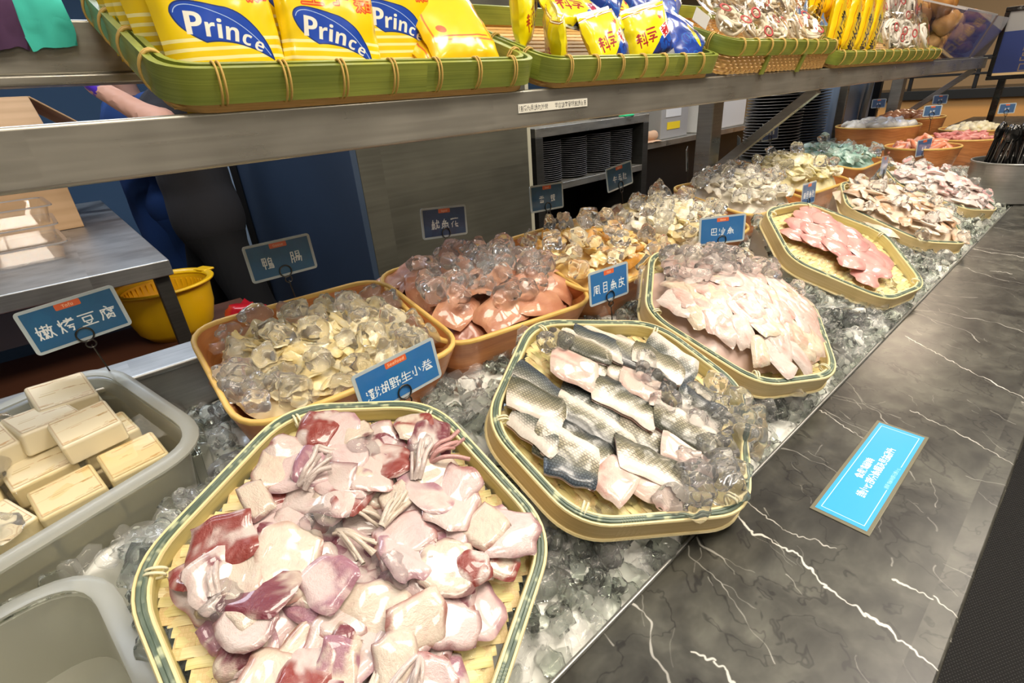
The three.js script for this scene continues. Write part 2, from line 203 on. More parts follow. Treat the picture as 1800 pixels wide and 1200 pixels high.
// marble: dark grey, clouded, with white veins that run mostly across the strip
T.marble = (() => {
  const W = 2048, H = 512, veins = new Float32Array(W * H);
  const stamp = (x, y, r, a) => { for (let j = Math.floor(y - r - 1); j <= y + r + 1; j++) for (let i = Math.floor(x - r - 1); i <= x + r + 1; i++) { const J = ((j % H) + H) % H, I = ((i % W) + W) % W, d = Math.hypot(i - x, j - y), v = a * clamp(r + 0.6 - d, 0, 1); if (v > veins[J * W + I]) veins[J * W + I] = v; } };
  const walk = (x, y, dx, dy, len, r, a) => { let k = rr(0, 99); for (let t = 0; t < len; t++) { const w = noise(t / 30, k) * 0.9 + noise(t / 9, k + 50) * 0.7; x += dx - dy * w * 0.8; y += dy + dx * w * 0.8; stamp(x, y, Math.max(0.4, r * (0.65 + 0.6 * noise(t / 25, k + 9))), a * (0.75 + 0.25 * noise(t / 40, k + 3))); if (rnd() < 0.0025) walk(x, y, dx * 0.6 + rr(-0.4, 0.4), dy * 0.8, len * 0.25, r * 0.6, a * 0.8); } };
  for (let i = 0; i < 15; i++) walk(rr(0, W), rr(-30, 200), rr(-0.75, 0.15), rr(0.55, 0.9), rr(250, 620), rr(0.7, 2.2), rr(0.5, 0.95));
  for (let i = 0; i < 120; i++) walk(rr(0, W), rr(0, H), rr(-0.9, 0.1), rr(0.3, 0.9), rr(20, 90), rr(0.5, 1.2), rr(0.3, 0.7));
  // the long veins near the notice, in metres along and across the ledge
  for (const [r, a, L] of [[2.3, 0.95, [[0.471, -0.198], [0.449, -0.152], [0.454, -0.107], [0.432, -0.072], [0.425, -0.036], [0.42, 0], [0.415, 0.022]]], [1.2, 0.8, [[0.489, -0.186], [0.477, -0.128], [0.486, -0.081]]], [1.8, 0.9, [[0.483, -0.03], [0.488, 0.001], [0.476, 0.022]]], [1.2, 0.8, [[0.739, -0.189], [0.712, -0.136], [0.697, -0.08]]], [1.6, 0.9, [[1.086, -0.17], [1.006, -0.066], [0.958, 0.007]]], [2, 0.9, [[0.283, -0.127], [0.29, -0.109], [0.285, -0.089]]], [1.3, 0.8, [[0.822, -0.098], [0.789, -0.016], [0.758, 0.031]]]]) {
    for (let i = 0; i < L.length - 1; i++) for (let t = 0; t < 1; t += 0.006) { const x = lerp(L[i][0], L[i + 1][0], t) * W / 1.3, y = lerp(L[i][1], L[i + 1][1], t) * H / 0.325; stamp(x + 5 * noise(y / 14, i) + 3 * noise(y / 5, 9), y, r * (0.8 + 0.5 * noise(y / 16, 4)), a); }
  }
  return dataTex(W, H, (x, y) => {
    const c = fbm(x / 120, y / 90, 2, 5), d = fbm(x / 34 + 2 * c, y / 26, 9, 4), cr = Math.abs(fbm(x / 60 + c, y / 70 - c, 17, 4)), dark = 1 - smooth(0, 0.035, cr), b = clamp(56 + 34 * c + 32 * d - 26 * dark, 20, 120), v = veins[y * W + x];
    return [lerp(b, 214, v), lerp(b * 0.995, 212, v), lerp(b * 0.9, 204, v)];
  });
})();
T.marble.repeat.set(1 / 1.3, 1 / 0.325);
// fish skin: overlapping scales over a back-to-belly change of pigment
function scaleTex(back, flank, belly, k) {
  const W = 384, H = 192;
  return dataTex(W, H, (x, y) => {
    const v = y / H + 0.07 * fbm(x / 40, y / 30, k, 3), rowH = 12, hw = 11, row = Math.floor(y / rowH), cx = ((x + (row % 2) * hw) % (2 * hw)) - hw, cy = (y % rowH) / rowH, arc = Math.abs(cy - (0.95 - 0.75 * Math.sqrt(Math.max(0, 1 - (cx / hw) ** 2)))), line = 1 - smooth(0, 0.26, arc), dot = 1 - smooth(0, 0.45, Math.hypot(cx / hw, cy - 0.7));
    let c = mix3(mix3(back, flank, smooth(0.12, 0.5, v)), belly, smooth(0.45, 0.78, v)); const s = 1 - smooth(0.5, 0.85, v), n = 12 * fbm(x / 8, y / 8, k + 4, 3);
    return c.map((q) => q * (1 - 0.55 * line * s) + 26 * dot * s + n);
  });
}
T.fish = [scaleTex([52, 58, 60], [118, 116, 92], [226, 218, 206], 1), scaleTex([62, 74, 86], [104, 108, 100], [214, 206, 196], 2), scaleTex([84, 86, 72], [140, 134, 108], [236, 226, 214], 3)];
const rep = (t, u, v) => { const c = t.clone(); c.repeat.set(u, v); c.wrapS = c.wrapT = THREE.RepeatWrapping; c.needsUpdate = true; return c; };

const M = {
  steel: std({ color: 0xcac6bc, metalness: 0.75, roughness: 0.62, map: rep(T.steel, 2, 2), roughnessMap: rep(T.steelRough, 2, 2) }),
  steelBright: std({ color: 0xd2d2d0, metalness: 0.82, roughness: 0.4, map: rep(T.steel, 3, 3) }),
  steelDark: std({ color: 0x6a6965, metalness: 0.85, roughness: 0.5, map: rep(T.steel, 2, 2) }),
  panel: std({ color: 0x7d7b6e, metalness: 0.5, roughness: 0.62, map: rep(T.steel, 1, 1) }),
  marble: phys({ map: T.marble, roughness: 0.34, clearcoat: 0.18, clearcoatRoughness: 0.2 }),
  carpet: std({ map: rep(T.carpet, 9, 9), bumpMap: rep(T.carpetBump, 9, 9), bumpScale: 0.003, roughness: 0.95 }),
  kitchenFloor: std({ color: 0x4a3529, roughness: 0.55 }), ceiling: std({ color: 0xd6d2ca, roughness: 0.9 }), wallPale: std({ color: 0xb0aca4, roughness: 0.8 }), wallBlue: std({ color: 0x4a6a8c, roughness: 0.7 }), wallWood: std({ color: 0xd8b888, roughness: 0.6 }), frontPanel: std({ color: 0x232323, roughness: 0.5 }),  // ceiling and plain walls are lightened to bounce more light
  wood: phys({ map: rep(T.wood, 2.2, 3), roughness: 0.42, clearcoat: 0.25, clearcoatRoughness: 0.3 }), woodEdge: std({ color: 0xf2cf8e, map: rep(T.bamboo, 6, 20), roughness: 0.5 }),
  bamboo: std({ map: rep(T.bamboo, 6, 60), color: 0xf4f0d0, roughness: 0.5 }), bambooPale: std({ map: rep(T.bamboo, 6, 60), color: 0xfff8ea, roughness: 0.5 }), bambooWall: std({ map: rep(T.bamboo, 5, 30), color: 0xf4e2c8, roughness: 0.5 }), greenStrip: std({ map: rep(T.greenStrip, 9, 30), roughness: 0.5 }),
  bambooGreen: phys({ map: rep(T.bambooGreen, 3, 14), roughness: 0.42, clearcoat: 0.3, clearcoatRoughness: 0.3 }), raffia: std({ color: 0xc9a75a, roughness: 0.7 }), raffiaPale: std({ color: 0xe9e2c0, roughness: 0.7 }), wicker: std({ map: rep(T.wicker, 8, 30), roughness: 0.65 }),
  ice: phys({ color: 0xffffff, roughness: 0.03, transmission: 0.93, thickness: 0.02, ior: 1.31 }),
  iceShard: phys({ color: 0xffffff, roughness: 0.05, transmission: 0.94, thickness: 0, ior: 1.31 }),
  iceCrush: phys({ color: 0xf4f8f4, roughness: 0.05, transmission: 0.97, thickness: 0.02, ior: 1.31 }),
  slush: phys({ color: 0xf2f3ec, roughness: 0.35, clearcoat: 0.8, clearcoatRoughness: 0.15 }),
  wet: phys({ vertexColors: true, roughness: 0.4, clearcoat: 0.7, clearcoatRoughness: 0.06, bumpMap: rep(T.fine, 0.8, 0.8), bumpScale: 0.0004 }), dry: std({ vertexColors: true, roughness: 0.75 }), damp: phys({ vertexColors: true, roughness: 0.5, clearcoat: 0.55, clearcoatRoughness: 0.18 }),
  fish: T.fish.map((t) => phys({ map: t, roughness: 0.36, clearcoat: 0.55, clearcoatRoughness: 0.16, bumpMap: t, bumpScale: 0.0007 })),
  wire: std({ color: 0x5a5854, metalness: 1, roughness: 0.3 }), laminate: phys({ color: 0xb9c6cb, roughness: 0.25, clearcoat: 1 }), black: std({ color: 0x141414, roughness: 0.45 }), blackGloss: phys({ color: 0x0d0d0d, roughness: 0.2, clearcoat: 0.6 }), plate: std({ color: 0x1a1a1c, roughness: 0.4 }), plateRim: std({ color: 0xa8a8a8, roughness: 0.4 }),
  frosted: phys({ color: 0xdcdcd2, roughness: 0.45, transmission: 0.72, thickness: 0, clearcoat: 0.6, clearcoatRoughness: 0.15 }), clear: phys({ color: 0xffffff, roughness: 0.03, transmission: 1, thickness: 0 }), film: phys({ color: 0xffffff, roughness: 0.06, transmission: 1, thickness: 0, specularIntensity: 1 }), acrylic: phys({ color: 0xeef2ff, roughness: 0.03, transmission: 1, thickness: 0 }),
  yellowPlastic: phys({ color: 0xe8b80c, roughness: 0.35, clearcoat: 0.3 }), cardboard: std({ map: rep(T.card, 2, 2), roughness: 0.85 }), cardIn: std({ color: 0x7a5836, roughness: 0.9 }), red: phys({ color: 0xb01020, roughness: 0.3, clearcoat: 0.5 }), bluePlastic: phys({ color: 0x9cc4ee, roughness: 0.35 }), white: std({ color: 0xdedcd6, roughness: 0.5 }), paper: std({ color: 0xd8d8d6, roughness: 0.8 }), green: std({ color: 0x2fd08a, roughness: 0.4 }), towel: std({ color: 0xc9a484, roughness: 0.95 }), stoneDark: std({ color: 0x2b2c2b, roughness: 0.3 }), yellowPaper: std({ color: 0xf0d020, roughness: 0.7 }),
  skin: std({ map: T.skin, roughness: 0.55 }), clothBlack: std({ color: 0x26262a, roughness: 0.92 }), clothTrouser: std({ color: 0x0c0c0e, roughness: 0.9 }), clothBlue: std({ color: 0x1d3f78, roughness: 0.9 }), glove: phys({ color: 0x5a34c8, roughness: 0.4 }), hair: std({ color: 0x120f0e, roughness: 0.6 }), eye: std({ color: 0x1a1210, roughness: 0.2 }), lip: std({ color: 0xa05a50, roughness: 0.5 }),
};
// ------------------------------------------------------------------ the room
const RX0 = -2.6, RX1 = 8.2, RZ0 = -5.6, RZ1 = 3.2;
struct('floor', 'dark woven carpet on the customer side', planarUV(span(RX0, RX1, -0.1, 0, -0.45, RZ1, 0.001)), M.carpet);
struct('floor_kitchen', 'brown kitchen floor behind the counter', planarUV(span(RX0, RX1, -0.1, 0, RZ0, -0.451, 0.001)), M.kitchenFloor);
struct('ceiling', 'dark ceiling', span(RX0 - 0.2, RX1 + 0.2, CEIL + 0.03, CEIL + 0.2, RZ0 - 0.2, RZ1 + 0.2), M.ceiling);  // pale colour chosen so the ceiling throws light back down
struct('wall_back', 'grey-blue kitchen back wall', span(RX0, RX1, 0, CEIL + 0.03, RZ0 - 0.2, RZ0), M.wallBlue);
struct('wall_left', 'dark wall at the near end', span(RX0 - 0.2, RX0, 0, CEIL + 0.03, RZ0, RZ1), M.wallPale);
struct('wall_right', 'wood-toned wall at the far end', span(RX1, RX1 + 0.2, 0, CEIL + 0.03, RZ0, RZ1), M.wallWood);
struct('wall_front', 'dark wall behind the customer side', span(RX0, RX1, 0, CEIL + 0.03, RZ1, RZ1 + 0.2), M.wallPale);
const LAMP_PLACES = ['over the squid tray', 'over the mullet tray', 'over the white fish tray', 'over the utensil bin', 'over the near aisle', 'over the far counter', 'over the wooden tubs at the end', 'over the prep table', 'over the plate rack', 'over the tall plate stack', 'over the rear of the prep table', 'over the rear kitchen'];
LAMPS.forEach(([x, z, w, d, I, c], i) => {
  const g = thing(i < 7 ? 'ceiling_spotlight' : 'ceiling_panel_light', `${i < 7 ? 'square warm ceiling light' : 'long cool ceiling light'} ${LAMP_PLACES[i]}`, 'lamp', 'ceiling lights');
  g.position.set(x, CEIL, z);
  part(g, 'frame', merge([span(-w / 2 - 0.02, w / 2 + 0.02, -0.002, 0.029, -d / 2 - 0.02, d / 2 + 0.02)]), M.black);
  part(g, 'diffuser', box(w, 0.004, d, 0, -0.005, 0), std({ color: 0xffffff, emissive: c, emissiveIntensity: 3 }));
  const L = new THREE.RectAreaLight(c, I, w, d); L.position.set(0, -0.012, 0); L.rotation.x = -Math.PI / 2; L.name = 'light'; g.add(L);
});

// ------------------------------------------------------------------ counter
{
  const c = thing('buffet_counter', 'long buffet counter with dark grey veined marble ledge and ice well', 'counter');
  const x0 = -0.75, x1 = 6.2;
  const slab = (a, b, c0, c1, y0 = K - 0.03, y1 = K) => { let s = span(a, b, y0, y1, c0, c1, 0.003); s = planarUV(s); return s; };
  part(c, 'marble_ledge', slab(x0, x1, -0.1925, 0.0225), M.marble, 'dark grey marble ledge with white veins');
  part(c, 'marble_end_top', slab(2.95, x1, -0.95, -0.1935), M.marble);
  part(c, 'front_panel', span(x0 + 0.02, x1 - 0.02, 0.05, K - 0.031, -0.03, 0.0), M.frontPanel);
  part(c, 'plinth', span(x0 + 0.05, x1 - 0.05, 0, 0.05, -0.9, -0.04), M.black);
  part(c, 'carcass', merge([span(x0, x0 + 0.02, 0.05, K - 0.031, -0.93, -0.031), span(x1 - 0.02, x1, 0.05, K - 0.031, -0.93, -0.031), span(x0 + 0.02, x1 - 0.02, 0.05, 0.6, -0.93, -0.9)]), M.steelDark);
  const w = part(c, 'ice_well', planarUV(merge([span(x0 + 0.02, 2.94, K - 0.2, K - 0.185, -0.86, -0.195), span(x0 + 0.02, 2.94, K - 0.2, K - 0.004, -0.1985, -0.1935), span(x0 + 0.02, 2.94, 0.6, K + 0.118, -0.868, -0.862), span(x0 + 0.02, x0 + 0.03, K - 0.2, K + 0.1, -0.86, -0.2), span(2.935, 2.945, K - 0.2, K - 0.03, -0.86, -0.2)]), 1), M.steelBright, 'brushed steel ice well');
  part(w, 'rear_ledge', planarUV(span(x0 + 0.02, 2.94, K + 0.112, K + 0.122, -0.935, -0.855, 0.004)), M.steelBright);
}
// the marble-edge notice
function printed(parent, name, w, h, tex, rough = 0.35, coat = 0.8, geo) { return part(parent, name, geo ?? new THREE.PlaneGeometry(w, h), phys({ map: tex, roughness: rough, clearcoat: coat, clearcoatRoughness: 0.1 })); }
{
  const s = thing('counter_notice', 'light blue laminated notice taped flat on the marble ledge', 'sign');
  s.position.set(0.645, K, -0.0925);
  part(s, 'tape', rbox(0.236, 0.0009, 0.06, 0.0004, 0, 0.0005, 0), phys({ color: 0x9a957e, roughness: 0.2, clearcoat: 1, transmission: 0.4, thickness: 0 }));
  const t = canvas(1024, 256, (g, W, H) => {
    g.fillStyle = '#39a7e6'; g.fillRect(0, 0, W, H); g.strokeStyle = '#eaf6ff'; g.lineWidth = 3; g.strokeRect(30, 22, W - 60, H - 44); g.fillStyle = '#39a7e6'; g.fillRect(380, 222, 250, 24);
    g.strokeStyle = '#ffffff'; words(g, '食用海鮮時', 390, 62, 40, 4, 5); words(g, '請小心部分魚類及貝殼碎片', 240, 122, 42, 4, 5.2);
    g.strokeStyle = '#a8d8f4'; g.lineWidth = 2; words(g, '請用海鮮時部分請小心', 390, 216, 20, 3, 2);
  });
  const p = printed(s, 'print', 0.226, 0.052, t, 0.3); p.rotation.x = -Math.PI / 2; p.position.y = 0.0012;
}
// ------------------------------------------------------------------ bamboo trays, wooden bowls
const HA = 0.076, HW = 0.164, HE = 0.101;
const hexC = (s = 0) => { const a = HA - s * 0.58, w = HW - s, e = HE - s * 0.62; return [[-a, -w], [a, -w], [a + e, 0], [a, w], [-a, w], [-a - e, 0]]; };
const inHex = (x, z, s = 0) => { const w = HW - s, t = Math.abs(z) / w; return t <= 1 && Math.abs(x) <= HA - s * 0.58 + (HE - s * 0.62) * (1 - t); };
const FLOOR = -0.018;                                // woven floor below the rim plane
const weaveGeo = (() => {                            // strips of the woven floor, made once, shared by all trays
  const warp = [], weft = [], S = 0.012, pw = 0.016, pf = 0.0078;
  for (let k = 0, x = -HA - HE + 0.016; x < HA + HE - 0.014; x += pw, k++) {
    const t = 1 - (Math.abs(x) - (HA - S * 0.58)) / (HE - S * 0.62), z = (HW - S) * clamp(t, 0, 1); if (z < 0.012) continue;
    warp.push(box(0.015, 0.0012, 2 * z, x, FLOOR - 0.0006, 0));
  }
  for (let r = 0, z = -HW + S + 0.005; z < HW - S - 0.003; z += pf, r++) {
    const w = HW - S, X = HA - S * 0.58 + (HE - S * 0.62) * (1 - Math.abs(z) / w) - 0.002, n = Math.ceil(2 * X / 0.008), pos = [], uv = [], idx = [];
    for (let i = 0; i <= n; i++) {
      const x = -X + 2 * X * i / n, y = FLOOR + 0.0016 * Math.sin(Math.PI * (x / pw + (r % 2) + Math.floor(r / 2) * 0.5)), q = 0.0039;
      pos.push(x, y, z - q, x, y + 0.0011, z, x, y, z + q); uv.push(x, z - q, x, z, x, z + q);
    }
    for (let i = 0; i < n; i++) for (let k = 0; k < 2; k++) { const a = i * 3 + k; idx.push(a, a + 1, a + 3, a + 1, a + 4, a + 3); }
    const g = new THREE.BufferGeometry(); g.setAttribute('position', new THREE.Float32BufferAttribute(pos, 3)); g.setAttribute('uv', new THREE.Float32BufferAttribute(uv, 2)); g.setIndex(idx); g.computeVertexNormals(); weft.push(g);
  }
  return { warp, weft };
})();
const rimGeo = (() => {
  const path = (s, y, d = 0.03) => densify(roundPoly(hexC(s), 0.042, 8, y), d);
  const ring = (r, n = 6) => Array.from({ length: n }, (_, i) => [r * Math.cos(i / n * 2 * Math.PI), r * Math.sin(i / n * 2 * Math.PI)]);
  const flat = (w, h) => [[-w, -h], [w, -h], [w, h], [-w, h]];
  return {
    wall: sweep(path(0, -0.014), flat(0.0016, 0.0145), true), inner: sweep(path(0.0085, -0.012), flat(0.0012, 0.0125), true),
    strips: [[0.0, 0.0005], [0.0028, 0.002], [0.0056, 0.002], [0.0084, 0.0008]].map(([s, y]) => sweep(path(s, y), ring(0.0019), true)), low: sweep(path(-0.002, -0.027), ring(0.0022), true),
  };
})();
function bambooTray(label, f) {
  const t = thing('bamboo_tray', label, 'tray', 'hexagonal bamboo trays'); setFrame(t, f);
  const fl = new THREE.Group(); fl.name = 'woven_floor'; t.add(fl);
  weaveGeo.warp.forEach((g) => part(fl, 'warp_strip', g, M.bambooWall));
  weaveGeo.weft.forEach((g, i) => part(fl, 'weft_strip', g, i % 3 ? M.bamboo : M.bambooPale));
  part(t, 'side_band', rimGeo.wall, M.bambooWall); part(t, 'inner_band', rimGeo.inner, M.bamboo); part(t, 'base_cord', rimGeo.low, M.bambooPale);
  rimGeo.strips.forEach((g, i) => part(t, 'rim_strip', g, i === 1 || i === 2 ? M.greenStrip : M.bambooPale, i === 1 || i === 2 ? 'green bamboo rim strip' : undefined));
  hexC(0.004).forEach(([x, z]) => { const l = Math.hypot(x, z), c = V3(x * (1 - 0.018 / l), 0, z * (1 - 0.018 / l)); const g = merge([0, 0.004].map((o) => { const k = new THREE.TorusGeometry(0.0075, 0.0013, 5, 14); k.scale(1, 0.7, 1).rotateY(Math.PI / 2 - Math.atan2(z, x) + Math.PI / 2 + o * 18); return k.translate(c.x + o * -z / l, c.y, c.z + o * x / l); })); part(t, 'corner_tie', g, M.raffiaPale); });
  return t;
}
const F = {
  squid: frameOf(0.094, 0.105, -0.337, 2.625, 0.395, 0.018), mullet: frameOf(0.437, 0.1, -0.316, -4.709, 0.385, 0.037), white: frameOf(0.78, 0.107, -0.352, 2.732, 0.39, 0.004), pink: frameOf(1.259, 0.1, -0.353, -3.338, 0.424, 0.071),
  beige: frameOf(1.72, 0.09, -0.36, 2.6, 0.36, 0.03), rose: frameOf(2.16, 0.085, -0.37, 2.7, 0.34, 0.0),
};
bambooTray('hexagonal bamboo tray heaped with raw purple and white squid', F.squid);
bambooTray('hexagonal bamboo tray holding scaly grey milkfish skin', F.mullet);
bambooTray('hexagonal bamboo tray piled with white and pink basa slices and ice', F.white);
bambooTray('hexagonal bamboo tray with a small pile of pale pink fillets', F.pink);
bambooTray('hexagonal bamboo tray of beige shellfish pieces beyond the pink fillets', F.beige);
bambooTray('farthest hexagonal bamboo tray, with white and rosy pieces near the steel bin', F.rose);

// wooden bowl: rounded rectangle, flaring walls
function roundRect(a, b, r, seg = 6, y = 0) { const P = roundPoly([[-a, -b], [a, -b], [a, b], [-a, b]], r, seg, y), o = []; P.forEach((p, i) => { o.push(p); if (i % (seg + 1) === seg) for (let k = 1; k < 5; k++) o.push(p.clone().lerp(P[(i + 1) % P.length], k / 5)); }); return o; }
function loftRings(rings, capIn = true) {
  const n = rings[0].length, pos = [], uv = [], idx = []; let vv = 0;
  rings.forEach((R, k) => { if (k) vv += R[0].distanceTo(rings[k - 1][0]); let u = 0; for (let i = 0; i <= n; i++) { const p = R[i % n]; if (i) u += p.distanceTo(R[i - 1]); pos.push(p.x, p.y, p.z); uv.push(u, vv); } });
  const W = n + 1;
  for (let k = 0; k < rings.length - 1; k++) for (let i = 0; i < n; i++) { const a = k * W + i, b = a + 1, c = a + W, d = c + 1; idx.push(a, c, b, b, c, d); }
  const cap = (k, flip) => { const base = pos.length / 3, R = rings[k]; const c = R.reduce((s, p) => s.add(p), V3(0, 0, 0)).multiplyScalar(1 / n); pos.push(c.x, c.y, c.z); uv.push(0, 0); for (let i = 0; i < n; i++) { const a = k * W + i; flip ? idx.push(base, a + 1, a) : idx.push(base, a, a + 1); } };
  cap(0, false); if (capIn) cap(rings.length - 1, true);
  const g = new THREE.BufferGeometry(); g.setAttribute('position', new THREE.Float32BufferAttribute(pos, 3)); g.setAttribute('uv', new THREE.Float32BufferAttribute(uv, 2)); g.setIndex(idx);
  const f = g.toNonIndexed(); f.computeVertexNormals(); return creased(f, 0.5);
}
const BA = 0.158, BB = 0.14, BH = 0.122;
const bowlBody = loftRings([roundRect(BA - 0.045, BB - 0.04, 0.05, 6, -BH), roundRect(BA - 0.036, BB - 0.032, 0.055, 6, -BH + 0.008), roundRect(BA - 0.012, BB - 0.011, 0.06, 6, -BH * 0.45), roundRect(BA, BB, 0.06, 6, -0.004), roundRect(BA - 0.006, BB - 0.006, 0.055, 6, -0.004), roundRect(BA - 0.019, BB - 0.018, 0.055, 6, -BH * 0.45), roundRect(BA - 0.043, BB - 0.04, 0.05, 6, -BH + 0.016)]);
const bowlRim = sweep(roundRect(BA - 0.003, BB - 0.003, 0.0575, 6, -0.002), [[-0.0034, -0.003], [0.0034, -0.003], [0.0036, 0.001], [0.0018, 0.003], [-0.0018, 0.003], [-0.0036, 0.001]], true);
function woodBowl(label, f) { const b = thing('wooden_bowl', label, 'bowl', 'rounded square wooden bowls'); setFrame(b, f); part(b, 'body', bowlBody, M.wood); part(b, 'rim', bowlRim, M.woodEdge, 'pale edge grain rim'); return b; }
const B = {
  duck: frameOf(0.23, 0.15, -0.7, -0.04, 0.17), flower: frameOf(0.53, 0.142, -0.7, -0.11, 0.2), whelk: frameOf(0.815, 0.145, -0.69, 0.0, 0.2), tripe: frameOf(1.095, 0.15, -0.67, 0.05, 0.22), white: frameOf(1.5, 0.145, -0.71, -0.1, 0.18), noodle: frameOf(1.86, 0.145, -0.71, -0.05, 0.18), teal: frameOf(2.3, 0.15, -0.73, 0, 0.16),
};
woodBowl('wooden bowl of pale yellow duck intestine under ice, nearest', B.duck);
woodBowl('wooden bowl of orange-brown squid sheets topped with clear ice', B.flower);
woodBowl('wooden bowl of golden whelk meat and ice', B.whelk);
woodBowl('wooden bowl of cream tripe and ice behind the basa sign', B.tripe);
woodBowl('wooden bowl of white pieces and ice beneath the shelf post', B.white);
woodBowl('wooden bowl of pale yellow strands under the diagonal brace', B.noodle);
woodBowl('wooden bowl holding pale teal jelly, farthest of the square bowls', B.teal);
// ------------------------------------------------------------------ ice
const iceGeos = Array.from({ length: 7 }, (_, k) => { const p = 3 + (k % 3) * 1.5, sx = 1, sy = 0.72 + 0.1 * (k % 4), sz = 0.8 + 0.08 * (k % 3); return blob(4, (d) => { const r = (Math.abs(d.x) ** p + Math.abs(d.y) ** p + Math.abs(d.z) ** p) ** (-1 / p) * (1 + 0.3 * noise(d.x * 1.9 + k * 9, d.y * 1.9, d.z * 1.9) + 0.1 * noise(d.x * 4 + k, d.y * 4, d.z * 4)); return [d.x * r * sx, d.y * r * sy, d.z * r * sz]; }); });
const crushGeos = Array.from({ length: 4 }, (_, k) => blob(2, (d) => { const p = 3.5, r = (Math.abs(d.x) ** p + Math.abs(d.y) ** p + Math.abs(d.z) ** p) ** (-1 / p) * (1 + 0.3 * noise(d.x * 2 + k * 5, d.y * 2, d.z * 2)); return [d.x * r, d.y * r * 0.6, d.z * r * 0.8]; }));
function iceCube(label, group, frame, pos, s, rot) { const m = solo('ice_cube', label, 'ice', pick(iceGeos), M.ice, group); return lay(m, frame, pos, rot ?? [rr(0, 6), rr(0, 6), rr(0, 6)], s); }
const I4 = new THREE.Matrix4().makeTranslation(0, K, 0);
// ice bed: slopes up towards the kitchen, mounded under the trays
const trayFrames = Object.values(F), trayInv = trayFrames.map((m) => m.clone().invert());
const bowlInv = Object.values(B).map((m) => m.clone().invert());
const FT = frameOf(-0.145, 0.115, -0.72, 0.28, 0.18, 0.0), FP = frameOf(-0.235, 0.05, -0.41, 0.12, 0.12, 0.0), panInv = [FT, FP].map((m) => m.clone().invert());
function iceY(x, z) {
  let y = clamp((-z - 0.21) * 0.3, -0.004, 0.045) + 0.011 * fbm(x * 14, z * 14, 3, 3) + 0.006;
  y -= 0.02 * smooth(-0.24, -0.195, z);
  trayFrames.forEach((m, i) => { const p = V3(x, K + y, z).applyMatrix4(trayInv[i]); if (inHex(p.x, p.z, -0.03)) { const n = V3(0, 1, 0).transformDirection(m), o = V3(0, FLOOR - 0.012, 0).applyMatrix4(m), h = o.y - K - (n.x * (x - o.x) + n.z * (z - o.z)) / n.y, ins = inHex(p.x, p.z, 0.02); y = Math.min(ins ? Math.max(y, h) : y, h + (ins ? 0 : 0.004)); } });
  bowlInv.forEach((inv) => { const p = V3(x, K + 0.05, z).applyMatrix4(inv); if (Math.abs(p.x) < 0.13 && Math.abs(p.z) < 0.11) y = Math.min(y, 0.02); });
  panInv.forEach((inv) => { const p = V3(x, K + 0.03, z).applyMatrix4(inv); if (Math.abs(p.x) < 0.17 && Math.abs(p.z) < 0.14) y = Math.min(y, -0.07); });
  return y;
}
{
  const nx = 400, nz = 72, x0 = -0.72, x1 = 2.92, z0 = -0.858, z1 = -0.2, pos = [], idx = [], W = nx + 1;
  for (let j = 0; j <= nz; j++) for (let i = 0; i <= nx; i++) { const x = lerp(x0, x1, i / nx), z = lerp(z0, z1, j / nz); pos.push(x, K + iceY(x, z) - 0.012 + 0.006 * noise(x * 70, z * 70, 1), z); }
  for (let j = 0; j < nz; j++) for (let i = 0; i < nx; i++) { const a = j * W + i; idx.push(a, a + W, a + 1, a + 1, a + W, a + W + 1); }
  const g = new THREE.BufferGeometry(); g.setAttribute('position', new THREE.Float32BufferAttribute(pos, 3)); g.setIndex(idx); g.computeVertexNormals();
  const bed = thing('ice_bed', 'bed of wet crushed ice filling the steel well', 'ice', null); bed.userData.kind = 'stuff';
  part(bed, 'packed_ice', g, M.slush);
  const spots = []; 
  for (let k = 0; k < 14000 && spots.length < 7800; k++) { const x = rnd() < 0.65 ? rr(-0.6, 1.25) : rr(1.25, 2.9), z = rnd() < 0.4 ? rr(-0.36, -0.198) : rr(-0.855, -0.36); let y = iceY(x, z); if (y < -0.05) continue; spots.push([x, y, z]); }
  crushGeos.forEach((geo, k) => {
    const list = spots.filter((_, i) => i % crushGeos.length === k), im = new THREE.InstancedMesh(geo, k % 2 ? M.iceShard : M.iceCrush, list.length), m = new THREE.Matrix4(), q = new THREE.Quaternion();
    list.forEach(([x, y, z], i) => { const s = rr(0.008, 0.018) * (z > -0.24 ? 0.85 : 1); q.setFromEuler(new THREE.Euler(rr(0, 6), rr(0, 6), rr(0, 6))); m.compose(V3(x, K + y - 0.004 + rr(-0.003, 0.004), Math.min(z, -0.199 - s * 0.8)), q, V3(s * rr(0.8, 1.5), s * rr(0.7, 1.1), s)); im.setMatrixAt(i, m); });
    im.name = 'crushed_ice'; im.castShadow = im.receiveShadow = true; bed.add(im);
  });
  // larger loose cubes that lie on the bed
  const loose = [[0.33, -0.26], [0.37, -0.235], [0.4, -0.25], [0.3, -0.235], [0.43, -0.24], [0.46, -0.228], [0.55, -0.23], [0.6, -0.222], [0.62, -0.25], [0.64, -0.28], [0.66, -0.24], [0.69, -0.26], [0.72, -0.225], [0.8, -0.23], [0.9, -0.225], [1.0, -0.23], [0.98, -0.28], [1.03, -0.33], [0.96, -0.4], [1.06, -0.25], [0.08, -0.78], [0.03, -0.74], [0.06, -0.7], [0.02, -0.66], [0.05, -0.62], [0.0, -0.6], [0.37, -0.55], [0.36, -0.52], [0.35, -0.58], [0.38, -0.49], [2.45, -0.25], [2.4, -0.3], [2.5, -0.23], [1.5, -0.23], [1.62, -0.22]];
  for (const [x, z] of loose) { const s = rr(0.013, 0.02); iceCube('loose clear ice cube lying on the crushed ice between the trays', 'loose cubes on the ice bed', I4, [x, iceY(x, z) + s * 0.35, z], s); }
}

